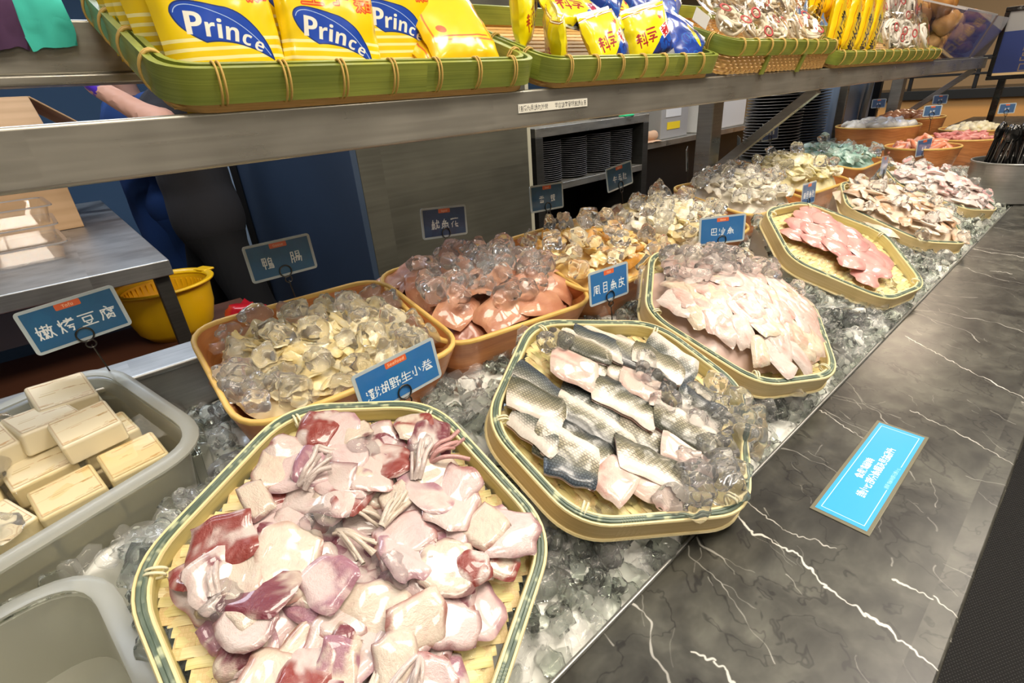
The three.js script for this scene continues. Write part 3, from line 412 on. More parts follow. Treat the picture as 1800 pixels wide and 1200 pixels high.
// ------------------------------------------------------------------ food: helpers
function spread(n, ok, box4, tries = 12) { const out = []; for (let i = 0; i < n; i++) { let best = null, bd = -1; for (let t = 0; t < tries; t++) { const p = [rr(box4[0], box4[1]), rr(box4[2], box4[3])]; if (!ok(...p)) continue; let d = 9; for (const q of out) d = Math.min(d, Math.hypot(p[0] - q[0], p[1] - q[1])); if (d > bd) { bd = d; best = p; } } if (best) out.push(best); } return out; }
function lump(label, name, category, frame, { hw, hd, base, rise, col, pow = 2, n = 26, mat = M.damp, rough = 0.004, freq = 60, inside }) {
  const pos = [], c = [], idx = [], W = n + 1;
  for (let j = 0; j <= n; j++) for (let i = 0; i <= n; i++) {
    let u = i / n * 2 - 1, v = j / n * 2 - 1; const a = u * Math.sqrt(1 - v * v / 2), b = v * Math.sqrt(1 - u * u / 2), q = inside ? [u, v] : [lerp(u, a, 0.65), lerp(v, b, 0.65)], x = q[0] * hw, z = q[1] * hd, e = Math.min(1, Math.max(Math.abs(u), Math.abs(v)));
    const y = base + rise * (1 - e ** pow) + rough * fbm(x * freq, z * freq, base * 99, 3) * 2; pos.push(x, y, z); c.push(...(typeof col === 'function' ? col(x, z) : col));
  }
  for (let j = 0; j < n; j++) for (let i = 0; i < n; i++) { const a = j * W + i; idx.push(a, a + W, a + 1, a + 1, a + W, a + W + 1); }
  const g = new THREE.BufferGeometry(); g.setAttribute('position', new THREE.Float32BufferAttribute(pos, 3)); g.setAttribute('color', new THREE.Float32BufferAttribute(c, 3)); g.setIndex(idx); g.computeVertexNormals();
  return setFrame(solo(name, label, category, g, mat, null, 'stuff'), frame);
}
const wobble = (k, a = 0.25) => { const s = rr(0, 99); return (u0, v0) => { const u = u0 * Math.sqrt(1 - 0.24 * v0 * v0), v = v0 * Math.sqrt(1 - 0.24 * u0 * u0); return [u * (1 + a * noise(v * k + s, 1, s)) + a * 0.5 * noise(v * 2 + s, u * 2, 3), v * (1 + a * noise(u * k + s, 7, s)) + a * 0.5 * noise(u * 2 + s, v * 2, 8)]; }; };

// ------------------------------------------------------------------ squid
{
  const white = lin(0xcfc0ba), cream = lin(0xd2c4b4), skinA = lin(0x8a3a34), skinB = lin(0x723240), pinkish = lin(0xc49490), mauve = lin(0x9c6e7e);
  const spots = spread(150, (x, z) => inHex(x, z, 0.038) && !(x > 0.092 && z > 0.02) && !(x > 0.125 && z < -0.01), [-0.17, 0.17, -0.15, 0.15]);
  spots.forEach(([x, z], i) => {
    const tent = i % 8 === 4, s = rr(0, 99), skinny = i % 10, out = wobble(1.2, 0.18), k = rr(-14, 9), a = rr(0, 3.14), lev = (i % 3) * 0.009;
    if (tent) {                                     // a tuft of arms
      const arms = []; for (let t = 0; t < 7; t++) { const b = rr(-0.5, 0.5), L = rr(0.022, 0.042), o = rr(-0.004, 0.004); const pts = [[0, 0, o], [L * 0.35, rr(0.002, 0.008), o + b * 0.012], [L * 0.7, rr(0, 0.006), o + b * 0.02], [L, rr(-0.002, 0.004), o + b * rr(0.02, 0.04)]]; const g = tube(pts, rr(0.0016, 0.0026), 10, 6); arms.push(g); }
     
      const g = merge(arms), col = [], p = g.attributes.position, tint = pick([white, cream, white, pinkish]); for (let q = 0; q < p.count; q++) col.push(...mix3(tint, skinA, smooth(0.3, 0.8, fbm(p.getX(q) * 90 + s, p.getZ(q) * 90, s, 3)) * 0.7)); g.setAttribute('color', new THREE.Float32BufferAttribute(col, 3));
      lay(solo('squid_tentacles', 'tuft of pale squid tentacles among the pieces', 'squid', g, M.wet, 'squid on the nearest tray'), F.squid, [x, FLOOR + 0.016 + lev, z], [rr(-0.3, 0.3), rr(0, 6.28), rr(-0.3, 0.3)]); return;
    }
    const skinSide = skinny < 4, big = rr(0.6, 1.1), tone = pick([skinA, skinA, skinB, mauve]), body = pick([white, white, cream, lin(0xd2bcba)]), thr = rr(-0.25, 0.15);
    const g = sheet({ nu: 14, nv: 12, hx: 0.03 * big, hz: 0.022 * big * rr(0.85, 1.2), th: rr(0.005, 0.008), out, edge: 8,
      bend: (p) => { const q = curl(p, k, a); return [q[0], q[1] + 0.0022 * noise(q[0] * 60 + s, q[2] * 60, s), q[2]]; },
      col: (u, v, top) => { const n = fbm(u * 1.6 + s, v * 1.6, s, 3), f = fbm(u * 9 + s, v * 9, s, 3); let c = mix3(body, pinkish, 0.35 * smooth(0, 0.5, f)); const e = Math.max(Math.abs(u), Math.abs(v)); const sk = skinSide === (top > 0) ? smooth(thr, thr + 0.3, n + 0.1) : smooth(0.86, 1, e + n * 0.4) * 0.8; return mix3(c, mix3(tone, pinkish, 0.3 * smooth(-0.1, 0.5, f)), sk); } });
    lay(solo('squid_piece', skinSide ? 'piece of raw squid showing purple-red skin' : 'piece of raw squid with smooth white flesh', 'squid', g, M.wet, 'squid on the nearest tray'), F.squid, [x, FLOOR + 0.011 + lev + Math.abs(k) * 0.00012, z], [rr(-0.24, 0.24), rr(0, 6.28), rr(-0.24, 0.24)]);
  });
  for (const [x, z] of [[0.1, -0.03], [0.0, 0.1], [-0.06, 0.09], [0.03, 0.03], [-0.03, -0.02]]) iceCube('clear ice cube melting among the squid pieces', 'ice on the squid', F.squid, [x, 0.006, z], 0.014);
}
// ------------------------------------------------------------------ milkfish skin slices
{
  const P = [[0.099, 0.08, -2.74, 0.08], [0.102, 0.055, -2.66, 0.064], [0.096, 0.027, -2.77, 0.066], [0.087, 0.012, -2.8, 0.063], [0.019, 0.136, -3.07, 0.07], [0.022, 0.093, -2.9, 0.066], [0.01, 0.077, -2.91, 0.058], [0.074, -0.074, -2.97, 0.078], [0.076, -0.016, -2.72, 0.058], [0.008, 0.006, -2.82, 0.078], [0.01, 0.04, -2.83, 0.049], [0.062, -0.096, -2.73, 0.066], [-0.002, -0.055, -2.8, 0.094], [0.041, -0.133, -3.08, 0.064], [-0.005, -0.113, -2.85, 0.07], [-0.014, -0.087, -2.7, 0.061], [-0.022, -0.138, -2.67, 0.053], [-0.074, -0.046, -2.67, 0.075], [-0.097, -0.068, -2.61, 0.06], [-0.06, 0.076, -2.94, 0.056], [-0.067, 0.03, -2.88, 0.072], [-0.088, 0.005, -2.88, 0.055], [-0.062, -0.094, -3.14, 0.04], [0.05, 0.05, -2.8, 0.07], [-0.03, 0.1, -3.0, 0.06], [0.03, -0.03, -2.8, 0.07], [-0.04, -0.01, -2.8, 0.07], [-0.11, 0.05, -2.8, 0.06], [0.06, 0.1, -2.9, 0.06], [0.035, -0.07, -2.8, 0.07]];
  const flesh = lin(0xd8c4b8), pinky = lin(0xcaa096);
  P.forEach(([x, z, a, L], i) => {
    const s = rr(0, 99), belly = [8, 10, 18, 21, 22].includes(i), under = i > 22, k = rr(6, 13), w = rr(0.02, 0.026);
    const o = { nu: 14, nv: 12, hx: L * 0.58, hz: w, th: 0.006, edge: 8, out: (u, v) => [u * (1 - 0.1 * v * v) + 0.18 * v, v * (1 + 0.08 * noise(u * 2 + s, 3))], bend: (p) => { const q = curl(p, -k, Math.PI / 2); return [q[0], q[1] + 0.0022 * noise(q[0] * 60 + s, q[2] * 50, 2), q[2]]; } };
    if (!inHex(x, z, 0.045)) { let t = 1; while (!inHex(x * t, z * t, 0.045)) t -= 0.02; x *= t; z *= t; }
    const y = FLOOR + (under ? 0.008 : 0.019 + (i % 3) * 0.003);
    let m;
    if (belly) { m = solo('fish_slice', 'skinless pale pink milkfish slice lying among the scaly ones', 'fish', sheet({ ...o, col: (u, v) => mix3(flesh, pinky, smooth(-0.1, 0.5, fbm(u * 2 + s, v * 5, s, 3))) }), M.wet, 'milkfish slices on the bamboo tray'); lay(m, F.mullet, [x, y, z], [rr(-0.12, 0.12), a, rr(-0.1, 0.1)]); }
    else { m = thing('fish_slice', 'curved slice of milkfish with dark scaly skin', 'fish', 'milkfish slices on the bamboo tray'); part(m, 'scaly_skin', sheet(o), M.fish[i % 3]); const fl = sheet({ ...o, hx: o.hx * 0.98, hz: w * 0.985, th: 0.005, col: (u, v) => mix3(flesh, pinky, smooth(-0.2, 0.4, fbm(u * 3 + s, v * 3, s, 3))) }); fl.translate(0, -0.0035, 0); part(m, 'flesh', fl, M.wet, 'pink-white flesh'); lay(m, F.mullet, [x, y, z], [rr(-0.14, 0.14), a + (i % 2 ? 0 : Math.PI), rr(-0.1, 0.1)]); }
  });
  const sp = [[-0.09, 0.07], [-0.11, 0.05], [-0.12, 0.02], [-0.1, 0.1], [-0.075, 0.095], [-0.12, -0.01], [-0.125, -0.03], [-0.11, -0.02], [-0.13, 0.01], [-0.1, 0.03], [-0.05, 0.09], [-0.04, 0.06], [0.02, 0.055], [0.03, 0.075], [0.0, 0.06], [-0.03, 0.04], [-0.07, 0.05], [-0.14, 0.03], [-0.12, 0.08], [-0.08, 0.12], [0.12, 0.0], [0.125, -0.02], [-0.115, -0.06], [-0.13, -0.05], [-0.095, -0.005], [-0.05, 0.12], [-0.11, 0.11], [-0.145, 0.0]];
  for (const [x, z] of sp) iceCube('clear ice cube lying over the milkfish slices', 'ice on the milkfish tray', F.mullet, [x, 0.004 + rr(0, 0.008), z], rr(0.012, 0.019));
}
// ------------------------------------------------------------------ basa slices: a dome of overlapping slabs
{
  const w0 = lin(0xdacac2), pk = lin(0xd49a8c), cr = lin(0xdccbb2), dome = (x, z) => FLOOR + 0.012 + 0.05 * (1 - clamp((x / 0.17) ** 2 + (z / 0.165) ** 2, 0, 1));
  lump('packed underlayer of white basa beneath the slices', 'basa_heap', 'fish', F.white, { hw: 0.142, hd: 0.132, base: FLOOR + 0.002, rise: 0.054, col: mix3(w0, pk, 0.3), mat: M.damp });
  const spots = spread(92, (x, z) => inHex(x, z, 0.036), [-0.17, 0.17, -0.155, 0.155]);
  spots.sort((a, b) => dome(...a) - dome(...b)).forEach(([x, z], i) => {
    const s = rr(0, 99), tint = pick([w0, w0, cr, mix3(w0, pk, 0.4)]), k = rr(-9, 4);
    const g = sheet({ nu: 14, nv: 8, hx: rr(0.026, 0.038), hz: rr(0.012, 0.018), th: rr(0.006, 0.009), edge: 5, out: wobble(1.1, 0.22), bend: (p) => { const q = curl(p, k, rr(0, 0.01)); return [q[0], q[1] + 0.0016 * noise(q[0] * 90 + s, q[2] * 90, s), q[2]]; }, col: (u, v) => { const st = Math.abs(Math.sin((u * 7 + Math.abs(v) * 3.2 + noise(v * 3 + s, u * 2)) * 1.7)); return mix3(mix3(tint, pk, 0.75 * smooth(0.0, 0.5, fbm(u * 1.3 + s, v * 1.6, s, 3))), [0.86, 0.78, 0.72], 0.3 * smooth(0.7, 1, st)); } });
    lay(solo('basa_slice', 'thin white-pink basa slice in the domed pile', 'fish', g, M.wet, 'basa slices on the bamboo tray'), F.white, [x, dome(x, z) + 0.004, z]); const sl = V3(6.6e-1 * x * 5.2, 1, 6.6e-1 * z * 5.4).normalize(), q = new THREE.Quaternion().setFromUnitVectors(V3(0, 1, 0), sl).multiply(new THREE.Quaternion().setFromEuler(new THREE.Euler(rr(-0.1, 0.1), 1.7 + rr(-0.45, 0.45), rr(-0.1, 0.1), 'YXZ'))); const last = scene.children[scene.children.length - 1]; last.quaternion.copy(new THREE.Quaternion().setFromRotationMatrix(F.white).multiply(q));
  });
  const sp = spread(34, (x, z) => inHex(x, z, 0.02) && (z > 0.03 || x < -0.11) && !(x < -0.05 && z < 0), [-0.17, 0.17, -0.155, 0.155]);
  for (const [x, z] of sp) iceCube('clear ice cube resting on the basa pile', 'ice on the basa pile', F.white, [x, dome(x, z) + 0.012, z], rr(0.011, 0.018));
}
// ------------------------------------------------------------------ pink fillets
{
  const a0 = lin(0xdcaaa4), a1 = lin(0xc98a88), pts = [[0.035, 0.09, 0.01], [-0.02, 0.115, 0.006], [0.07, 0.07, 0.006], [-0.065, 0.12, 0.004], [0.02, 0.06, 0.016], [-0.045, 0.075, 0.014], [0.05, 0.03, 0.012], [-0.01, 0.03, 0.02], [-0.06, 0.03, 0.012], [0.03, -0.005, 0.016], [-0.035, -0.01, 0.018], [-0.075, -0.015, 0.008], [0.03, -0.05, 0.012], [-0.02, -0.05, 0.014], [-0.06, -0.055, 0.008], [0.035, -0.09, 0.006], [0.0, -0.085, 0.01]];
  pts.forEach(([x, z, h]) => { const s = rr(0, 99), g = sheet({ nu: 14, nv: 12, hx: rr(0.034, 0.044), hz: rr(0.026, 0.032), th: rr(0.009, 0.012), edge: 3, out: (u, v) => { const a = u * Math.sqrt(1 - v * v / 2.2), b = v * Math.sqrt(1 - u * u / 2.2); return [a * (1 + 0.12 * noise(v * 2 + s, 1)), b * (1 + 0.15 * noise(u * 2 + s, 4))]; }, bend: (p) => { const q = curl(p, -6, s); return [q[0], q[1] + 0.002 * noise(q[0] * 50 + s, q[2] * 50), q[2]]; }, col: (u, v) => mix3(a0, a1, smooth(-0.3, 0.6, fbm(u * 2 + s, v * 2, s, 3))) }); lay(solo('pink_fillet', 'smooth pale pink raw fillet in the small pile on bamboo', 'fillet', g, M.wet, 'pink fillets on the bamboo tray'), F.pink, [x, FLOOR + 0.009 + h, z], [rr(-0.1, 0.1), rr(0, 6.28), rr(-0.1, 0.1)]); });
}
// ------------------------------------------------------------------ far trays
function farPile(frame, name, label, group, cols, n, iceN, iceLabel, iceGroup) {
  lump(`packed underlayer of the ${label.includes('beige') ? 'beige shellfish pile' : 'rosy seafood pile on the farthest tray'}`, name + '_heap', 'seafood', frame, { hw: 0.155, hd: 0.145, base: FLOOR + 0.004, rise: 0.04, col: cols[0], mat: M.wet });
  const dome = (x, z) => FLOOR + 0.016 + 0.042 * (1 - clamp((x / 0.17) ** 2 + (z / 0.165) ** 2, 0, 1));
  for (const [x, z] of spread(n, (x, z) => inHex(x, z, 0.02), [-0.17, 0.17, -0.155, 0.155])) {
    const s = rr(0, 99), c0 = pick(cols), c1 = pick(cols), k = rr(-14, 8);
    const g = sheet({ nu: 9, nv: 8, hx: rr(0.018, 0.03), hz: rr(0.012, 0.018), th: rr(0.006, 0.012), edge: 4, out: wobble(1.2, 0.3), bend: (p) => { const q = curl(p, k, s); return [q[0], q[1] + 0.002 * noise(q[0] * 80 + s, q[2] * 80), q[2]]; }, col: (u, v) => mix3(c0, c1, smooth(0.0, 0.5, fbm(u * 2 + s, v * 2, s, 3) + 0.4 * smooth(0.75, 1, Math.max(Math.abs(u), Math.abs(v))))) });
    lay(solo(name, label, 'seafood', g, M.wet, group), frame, [x, dome(x, z), z], [rr(-0.3, 0.3), rr(0, 6.28), rr(-0.3, 0.3)]);
  }
  for (const [x, z] of spread(iceN, (x, z) => inHex(x, z, 0.01), [-0.17, 0.17, -0.155, 0.155])) iceCube(iceLabel, iceGroup, frame, [x, dome(x, z) + 0.012, z], rr(0.012, 0.018));
}
farPile(F.beige, 'shellfish_piece', 'beige shellfish piece with brown edges on the fifth bamboo tray', 'shellfish pieces on the fifth tray', [lin(0xe8d6c0), lin(0xe6d2bc), lin(0xeadcd0), lin(0xc8a07c), lin(0xe8d8c8), lin(0xeee0d4)], 62, 12, 'clear ice cube among the beige shellfish pieces', 'ice on the shellfish tray');
farPile(F.rose, 'squid_ring', 'white and rosy seafood piece on the farthest bamboo tray', 'rosy pieces on the farthest tray', [lin(0xf0e4de), lin(0xeedad6), lin(0xd89c9c), lin(0xf2eae4)], 56, 12, 'clear ice cube on the farthest bamboo tray', 'ice on the farthest tray');

// ------------------------------------------------------------------ bowls' contents
const inBowl = (m) => (x, z) => (Math.abs(x) / (BA - m)) ** 4 + (Math.abs(z) / (BB - m)) ** 4 < 1;
const heapY = (x, z, base, rise) => base + rise * (1 - Math.min(1, (Math.abs(x) / BA) ** 2.2)) * (1 - Math.min(1, (Math.abs(z) / BB) ** 2.2));
function bowlIce(frame, n, base, rise, label, group, s0, s1, ok = () => true) {
  const shards = 34, im = new THREE.InstancedMesh(pick(crushGeos), M.iceShard, shards), mm = new THREE.Matrix4(); let q = 0;
  for (const [x, z] of spread(shards, (x, z) => inBowl(0.024)(x, z) && ok(x * 0.95, z * 0.95), [-BA, BA, -BB, BB], 5)) { const s = rr(0.007, 0.012); mm.compose(V3(x, heapY(x, z, base, rise) + rr(-0.004, 0.006), z), new THREE.Quaternion().setFromEuler(new THREE.Euler(rr(0, 6), rr(0, 6), rr(0, 6))), V3(s * 1.3, s, s)); im.setMatrixAt(q++, mm); }
  im.count = q; im.name = numbered('ice_shards'); scene.add(im); setFrame(im, frame); tag(im, group.replace(/^ice on/, 'small melting ice shards over'), 'ice', null, 'stuff'); for (const [x, z] of spread(n, (x, z) => inBowl(0.02)(x, z) && ok(x, z), [-BA, BA, -BB, BB])) iceCube(label, group, frame, [x, heapY(x, z, base, rise) + rr(0.004, 0.016), z], rr(s0, s1)); }
// duck intestine: pale yellow folded strips and chips
{
  const c0 = lin(0xe9d494), c1 = lin(0xf2e8c4), c2 = lin(0xd2a85a);
  lump('mass of pale yellow duck intestine filling the nearest wooden bowl', 'intestine_heap', 'offal', B.duck, { hw: 0.142, hd: 0.126, base: -0.036, rise: 0.04, col: (x, z) => mix3(c0, c1, 0.5 + fbm(x * 40, z * 40, 2, 3)), rough: 0.006 });
  for (const [x, z] of spread(96, inBowl(0.036), [-BA, BA, -BB, BB])) { const s = rr(0, 99), k = rr(-40, 40), g = sheet({ nu: 9, nv: 5, hx: rr(0.014, 0.026), hz: rr(0.006, 0.011), th: 0.003, out: wobble(1.4, 0.25), bend: (p) => { const q = curl(p, k, rr(0, 0.01)); return [q[0], q[1] + 0.002 * noise(q[0] * 90 + s, q[2] * 90), q[2]]; }, col: (u, v) => mix3(mix3(c0, c1, smooth(-0.2, 0.4, fbm(u * 2 + s, v * 2, s, 2))), c2, 0.5 * smooth(0.2, 0.6, fbm(u * 3 + s, v * 3, s + 4, 2))) }); lay(solo('intestine_strip', 'pale yellow strip of duck intestine in the nearest bowl', 'offal', g, M.wet, 'duck intestine strips'), B.duck, [x, heapY(x, z, -0.032, 0.04), z], [rr(-0.7, 0.7), rr(0, 6.28), rr(-0.7, 0.7)]); }
  bowlIce(B.duck, 38, -0.028, 0.036, 'clear ice cube on the duck intestine bowl', 'ice on the duck intestine', 0.014, 0.022);
}
// squid sheets: large curled orange-brown strips round the bowl
{
  const c0 = lin(0xb87a5c), c1 = lin(0xd09a78), c2 = lin(0x94543f);
  lump('mass of orange-brown squid sheets low in the second wooden bowl', 'squid_sheet_heap', 'squid', B.flower, { hw: 0.142, hd: 0.126, base: -0.03, rise: 0.035, col: (x, z) => mix3(c0, c2, 0.5 + fbm(x * 30, z * 30, 2, 3)), rough: 0.006 });
  const L = [[-0.1, -0.09, 0.2, 1], [-0.11, -0.03, 1.2, 0], [-0.09, 0.06, 0.6, 1], [-0.03, 0.1, 0.1, 1], [0.05, 0.105, -0.1, 1], [0.11, 0.07, -0.7, 1], [0.12, 0.0, 1.5, 1], [0.1, -0.07, 1.0, 1], [0.03, -0.11, 0.2, 1], [-0.05, -0.11, 0.1, 1], [-0.03, -0.06, 0.9, 0], [0.04, -0.05, -0.3, 0], [0.0, 0.02, 0.3, 0], [0.07, 0.03, 0.8, 0], [-0.06, 0.02, -0.5, 0], [0.02, 0.07, 0.2, 0], [-0.11, -0.11, 0.3, 0], [0.09, -0.11, 0.6, 0]];
  L.forEach(([x, z, a, e], i) => { const s = rr(0, 99), k = e ? rr(-17, -6) : rr(-8, 8), g = sheet({ nu: 16, nv: 10, hx: rr(0.042, 0.06), hz: rr(0.024, 0.034), th: 0.0045, edge: 10, out: wobble(1, 0.14), bend: (p) => { const q = curl(p, k, 0.2); return [q[0], q[1] + 0.002 * noise(q[0] * 60 + s, q[2] * 60), q[2]]; }, col: (u, v) => { const d = Math.sin(u * 26) * Math.sin(v * 18) > 0.5 ? 0.25 : 0; return mix3(mix3(c0, c1, smooth(-0.3, 0.4, fbm(u * 2 + s, v * 2, s, 3))), c2, d * (i % 3 === 0 ? 1 : 0) + 0.4 * smooth(0.2, 0.6, fbm(u + s, v, s, 2))); } }); lay(solo('squid_sheet', 'large curled orange-brown squid sheet in the second wooden bowl', 'squid', g, M.wet, 'squid sheets in the bowl'), B.flower, [x, heapY(x, z, -0.012, 0.032) + 0.004, z], [z * 3 + rr(-0.25, 0.25), a, -x * 2.5 + rr(-0.25, 0.25)]); });
  bowlIce(B.flower, 34, 0.0, 0.034, 'big clear ice cube heaped on the squid sheets', 'ice on the squid sheets', 0.015, 0.024, (x, z) => Math.hypot(x / 0.13, (z + 0.01) / 0.1) < 1);
}
function chunkBowl(frame, name, label, group, category, cols, n, iceN, iceLabel, iceGroup, size = 1, base = -0.014, rise = 0.044) {
  lump('packed mass beneath the ' + group, name + '_heap', category, frame, { hw: 0.142, hd: 0.126, base: base - 0.018, rise, col: (x, z) => mix3(cols[0], cols[1], 0.5 + fbm(x * 40, z * 40, 2, 3)), rough: 0.006 });
  for (const [x, z] of spread(n, inBowl(0.03), [-BA, BA, -BB, BB])) { const s = rr(0, 99), c0 = pick(cols), c1 = pick(cols), k = rr(-40, 25), g = sheet({ nu: 8, nv: 6, hx: rr(0.012, 0.02) * size, hz: rr(0.009, 0.014) * size, th: rr(0.006, 0.012) * size, edge: 3, out: wobble(1.3, 0.3), bend: (p) => { const q = curl(p, k, s); return [q[0], q[1] + 0.003 * noise(q[0] * 90 + s, q[2] * 90), q[2]]; }, col: (u, v) => mix3(c0, c1, smooth(-0.1, 0.4, fbm(u * 2 + s, v * 2, s, 2))) }); lay(solo(name, label, category, g, M.wet, group), frame, [x, heapY(x, z, base, rise), z], [rr(-0.6, 0.6), rr(0, 6.28), rr(-0.6, 0.6)]); }
  bowlIce(frame, iceN, base + 0.01, rise, iceLabel, iceGroup, 0.013, 0.02);
}
chunkBowl(B.whelk, 'whelk_piece', 'golden yellow whelk piece in the third wooden bowl', 'whelk pieces', 'shellfish', [lin(0xdcae52), lin(0xe8c880), lin(0xd4983a), lin(0xeadcae)], 88, 20, 'clear ice cube on the golden whelk', 'ice on the whelk');
chunkBowl(B.tripe, 'tripe_piece', 'cream coloured tripe piece in the bowl behind the basa sign', 'tripe pieces', 'offal', [lin(0xe6d8aa), lin(0xefe6c8), lin(0xd8c284), lin(0xf0ead6)], 76, 24, 'clear ice cube on the cream tripe', 'ice on the tripe', 1.25);
chunkBowl(B.white, 'white_morsel', 'white morsel in the bowl beneath the shelf post', 'white morsels in the fifth bowl', 'seafood', [lin(0xe8e2d2), lin(0xefeadc), lin(0xd8d0b0), lin(0xf0ecdc)], 76, 20, 'clear ice cube on the bowl beneath the shelf post', 'ice on the fifth bowl', 1.1, -0.004, 0.055);
chunkBowl(B.noodle, 'bean_curd_strip', 'pale yellow strip in the bowl under the diagonal brace', 'pale strips in the sixth bowl', 'food', [lin(0xe6dca8), lin(0xefe8c4), lin(0xdccf90), lin(0xf0e9cc)], 80, 8, 'clear ice cube on the pale yellow strips', 'ice on the sixth bowl', 1.15, 0.0, 0.06);
chunkBowl(B.teal, 'teal_jelly_piece', 'pale teal jelly piece in the farthest square bowl', 'teal jelly pieces', 'jelly', [lin(0x9cc4b8), lin(0xb8d6cc), lin(0x86b4a8)], 48, 6, 'clear ice cube on the teal jelly', 'ice on the teal jelly', 1.4, 0.004, 0.03);
// ------------------------------------------------------------------ tofu pan and the empty pan
function gnPan(label, f, hw, hd, depth, mat) {
  const p = thing('plastic_food_pan', label, 'pan', 'translucent plastic pans'); setFrame(p, f);
  const R = (i, y, r = 0.05) => roundRect(hw - i, hd - i, r, 7, y);
  part(p, 'body', loftRings([R(0.024, -depth, 0.045), R(0.02, -depth + 0.008, 0.05), R(0.012, -0.02, 0.055), R(0.0115, -0.006, 0.055), R(0.0145, -0.006, 0.052), R(0.0155, -0.02, 0.052), R(0.023, -depth + 0.009, 0.047)]), mat);
  part(p, 'rim_flange', sweep(R(0.006, 0, 0.06), [[-0.009, -0.004], [0.0085, -0.001], [0.0085, 0.0015], [0.0, 0.003], [-0.009, -0.001]], true), mat);
  return p;
}
gnPan('translucent plastic pan of grilled tofu at the near end of the ice', FT, 0.165, 0.135, 0.1, M.frosted);
gnPan('empty translucent plastic pan in front of the tofu pan', FP, 0.165, 0.135, 0.1, M.frosted);
{
  const base = lin(0xeadfc0), toast = lin(0x9a6a34), tone = lin(0xd8bc86);
  const G = Array.from({ length: 4 }, (_, k) => { const g = new RoundedBoxGeometry(0.062, 0.032, 0.056, 3, 0.004), p = g.attributes.position, n = g.attributes.normal, c = []; for (let i = 0; i < p.count; i++) c.push(...base); g.setAttribute('color', new THREE.Float32BufferAttribute(c, 3)); return g; });
  const topTex = [1, 2, 3].map((k) => canvas(128, 128, (g, W, H) => { g.fillStyle = '#ecdfbc'; g.fillRect(0, 0, W, H); for (let i = 0; i < 46; i++) { g.fillStyle = `rgba(${140 + rr(0, 50)},${86 + rr(0, 40)},40,${rr(0.08, 0.34)})`; const y = pick([6, 14, 60, 112, 120]) + rr(-6, 6); g.fillRect(rr(-10, W), y, rr(8, 50), rr(1.5, 5)); } g.strokeStyle = 'rgba(150,106,60,0.35)'; g.lineWidth = 3; g.strokeRect(1, 1, W - 2, H - 2); }));
  const tm = topTex.map((t) => phys({ map: t, roughness: 0.5, clearcoat: 0.15, clearcoatRoughness: 0.3 }));
  const L = []; for (const y of [-0.078, -0.045]) for (const [x, z] of [[-0.105, -0.075], [-0.04, -0.08], [0.028, -0.078], [0.098, -0.074], [-0.108, -0.012], [-0.038, -0.016], [0.03, -0.012], [0.1, -0.01], [-0.1, 0.055], [-0.035, 0.05], [0.032, 0.056], [0.1, 0.058]]) L.push([x, y, z]);
  for (const [x, z] of [[0.06, -0.05], [0.085, 0.0], [0.0, -0.055], [0.095, -0.085]]) L.push([x, -0.012, z]);
  L.forEach(([x, y, z], i) => {
    const up = y > -0.02, t = thing('tofu_block', up ? 'grilled tofu block lying on top of the others' : y > -0.06 ? 'cream tofu block with toasted top in the upper layer of the pan' : 'cream tofu block seen through the pan side, in the lower layer', 'tofu', 'tofu blocks in the pan');
    part(t, 'body', pick(G), M.damp); const g = new THREE.PlaneGeometry(0.056, 0.05).rotateX(-Math.PI / 2).translate(0, 0.0163, 0); part(t, 'toasted_top', g, tm[i % 3], 'toasted brown stripes');
    lay(t, FT, [x, y + 0.01 + rr(-0.002, 0.002), z], [up ? rr(-0.2, 0.2) : rr(-0.04, 0.04), rr(-0.16, 0.16), up ? rr(-0.2, 0.2) : rr(-0.04, 0.04)]);
  });
  for (const [x, z, s] of [[-0.01, -0.03, 0.022], [0.03, -0.085, 0.022], [-0.06, 0.03, 0.018], [-0.1, 0.0, 0.017], [-0.03, 0.075, 0.016], [-0.08, -0.06, 0.018]]) iceCube('clear ice cube melting on the tofu', 'ice on the tofu', FT, [x, -0.006, z], s);
  const water = part(scene.children.find((o) => o.name === 'plastic_food_pan'), 'melt_water', sheet({ nu: 12, nv: 12, hx: 0.142, hz: 0.112, th: 0.001, out: (u, v) => [u, v], bend: (p) => [p[0], p[1] - 0.02 + 0.0016 * fbm(p[0] * 50, p[2] * 50, 2, 2), p[2]] }), phys({ color: 0xfffdf6, roughness: 0.03, transmission: 1, thickness: 0 }));
}
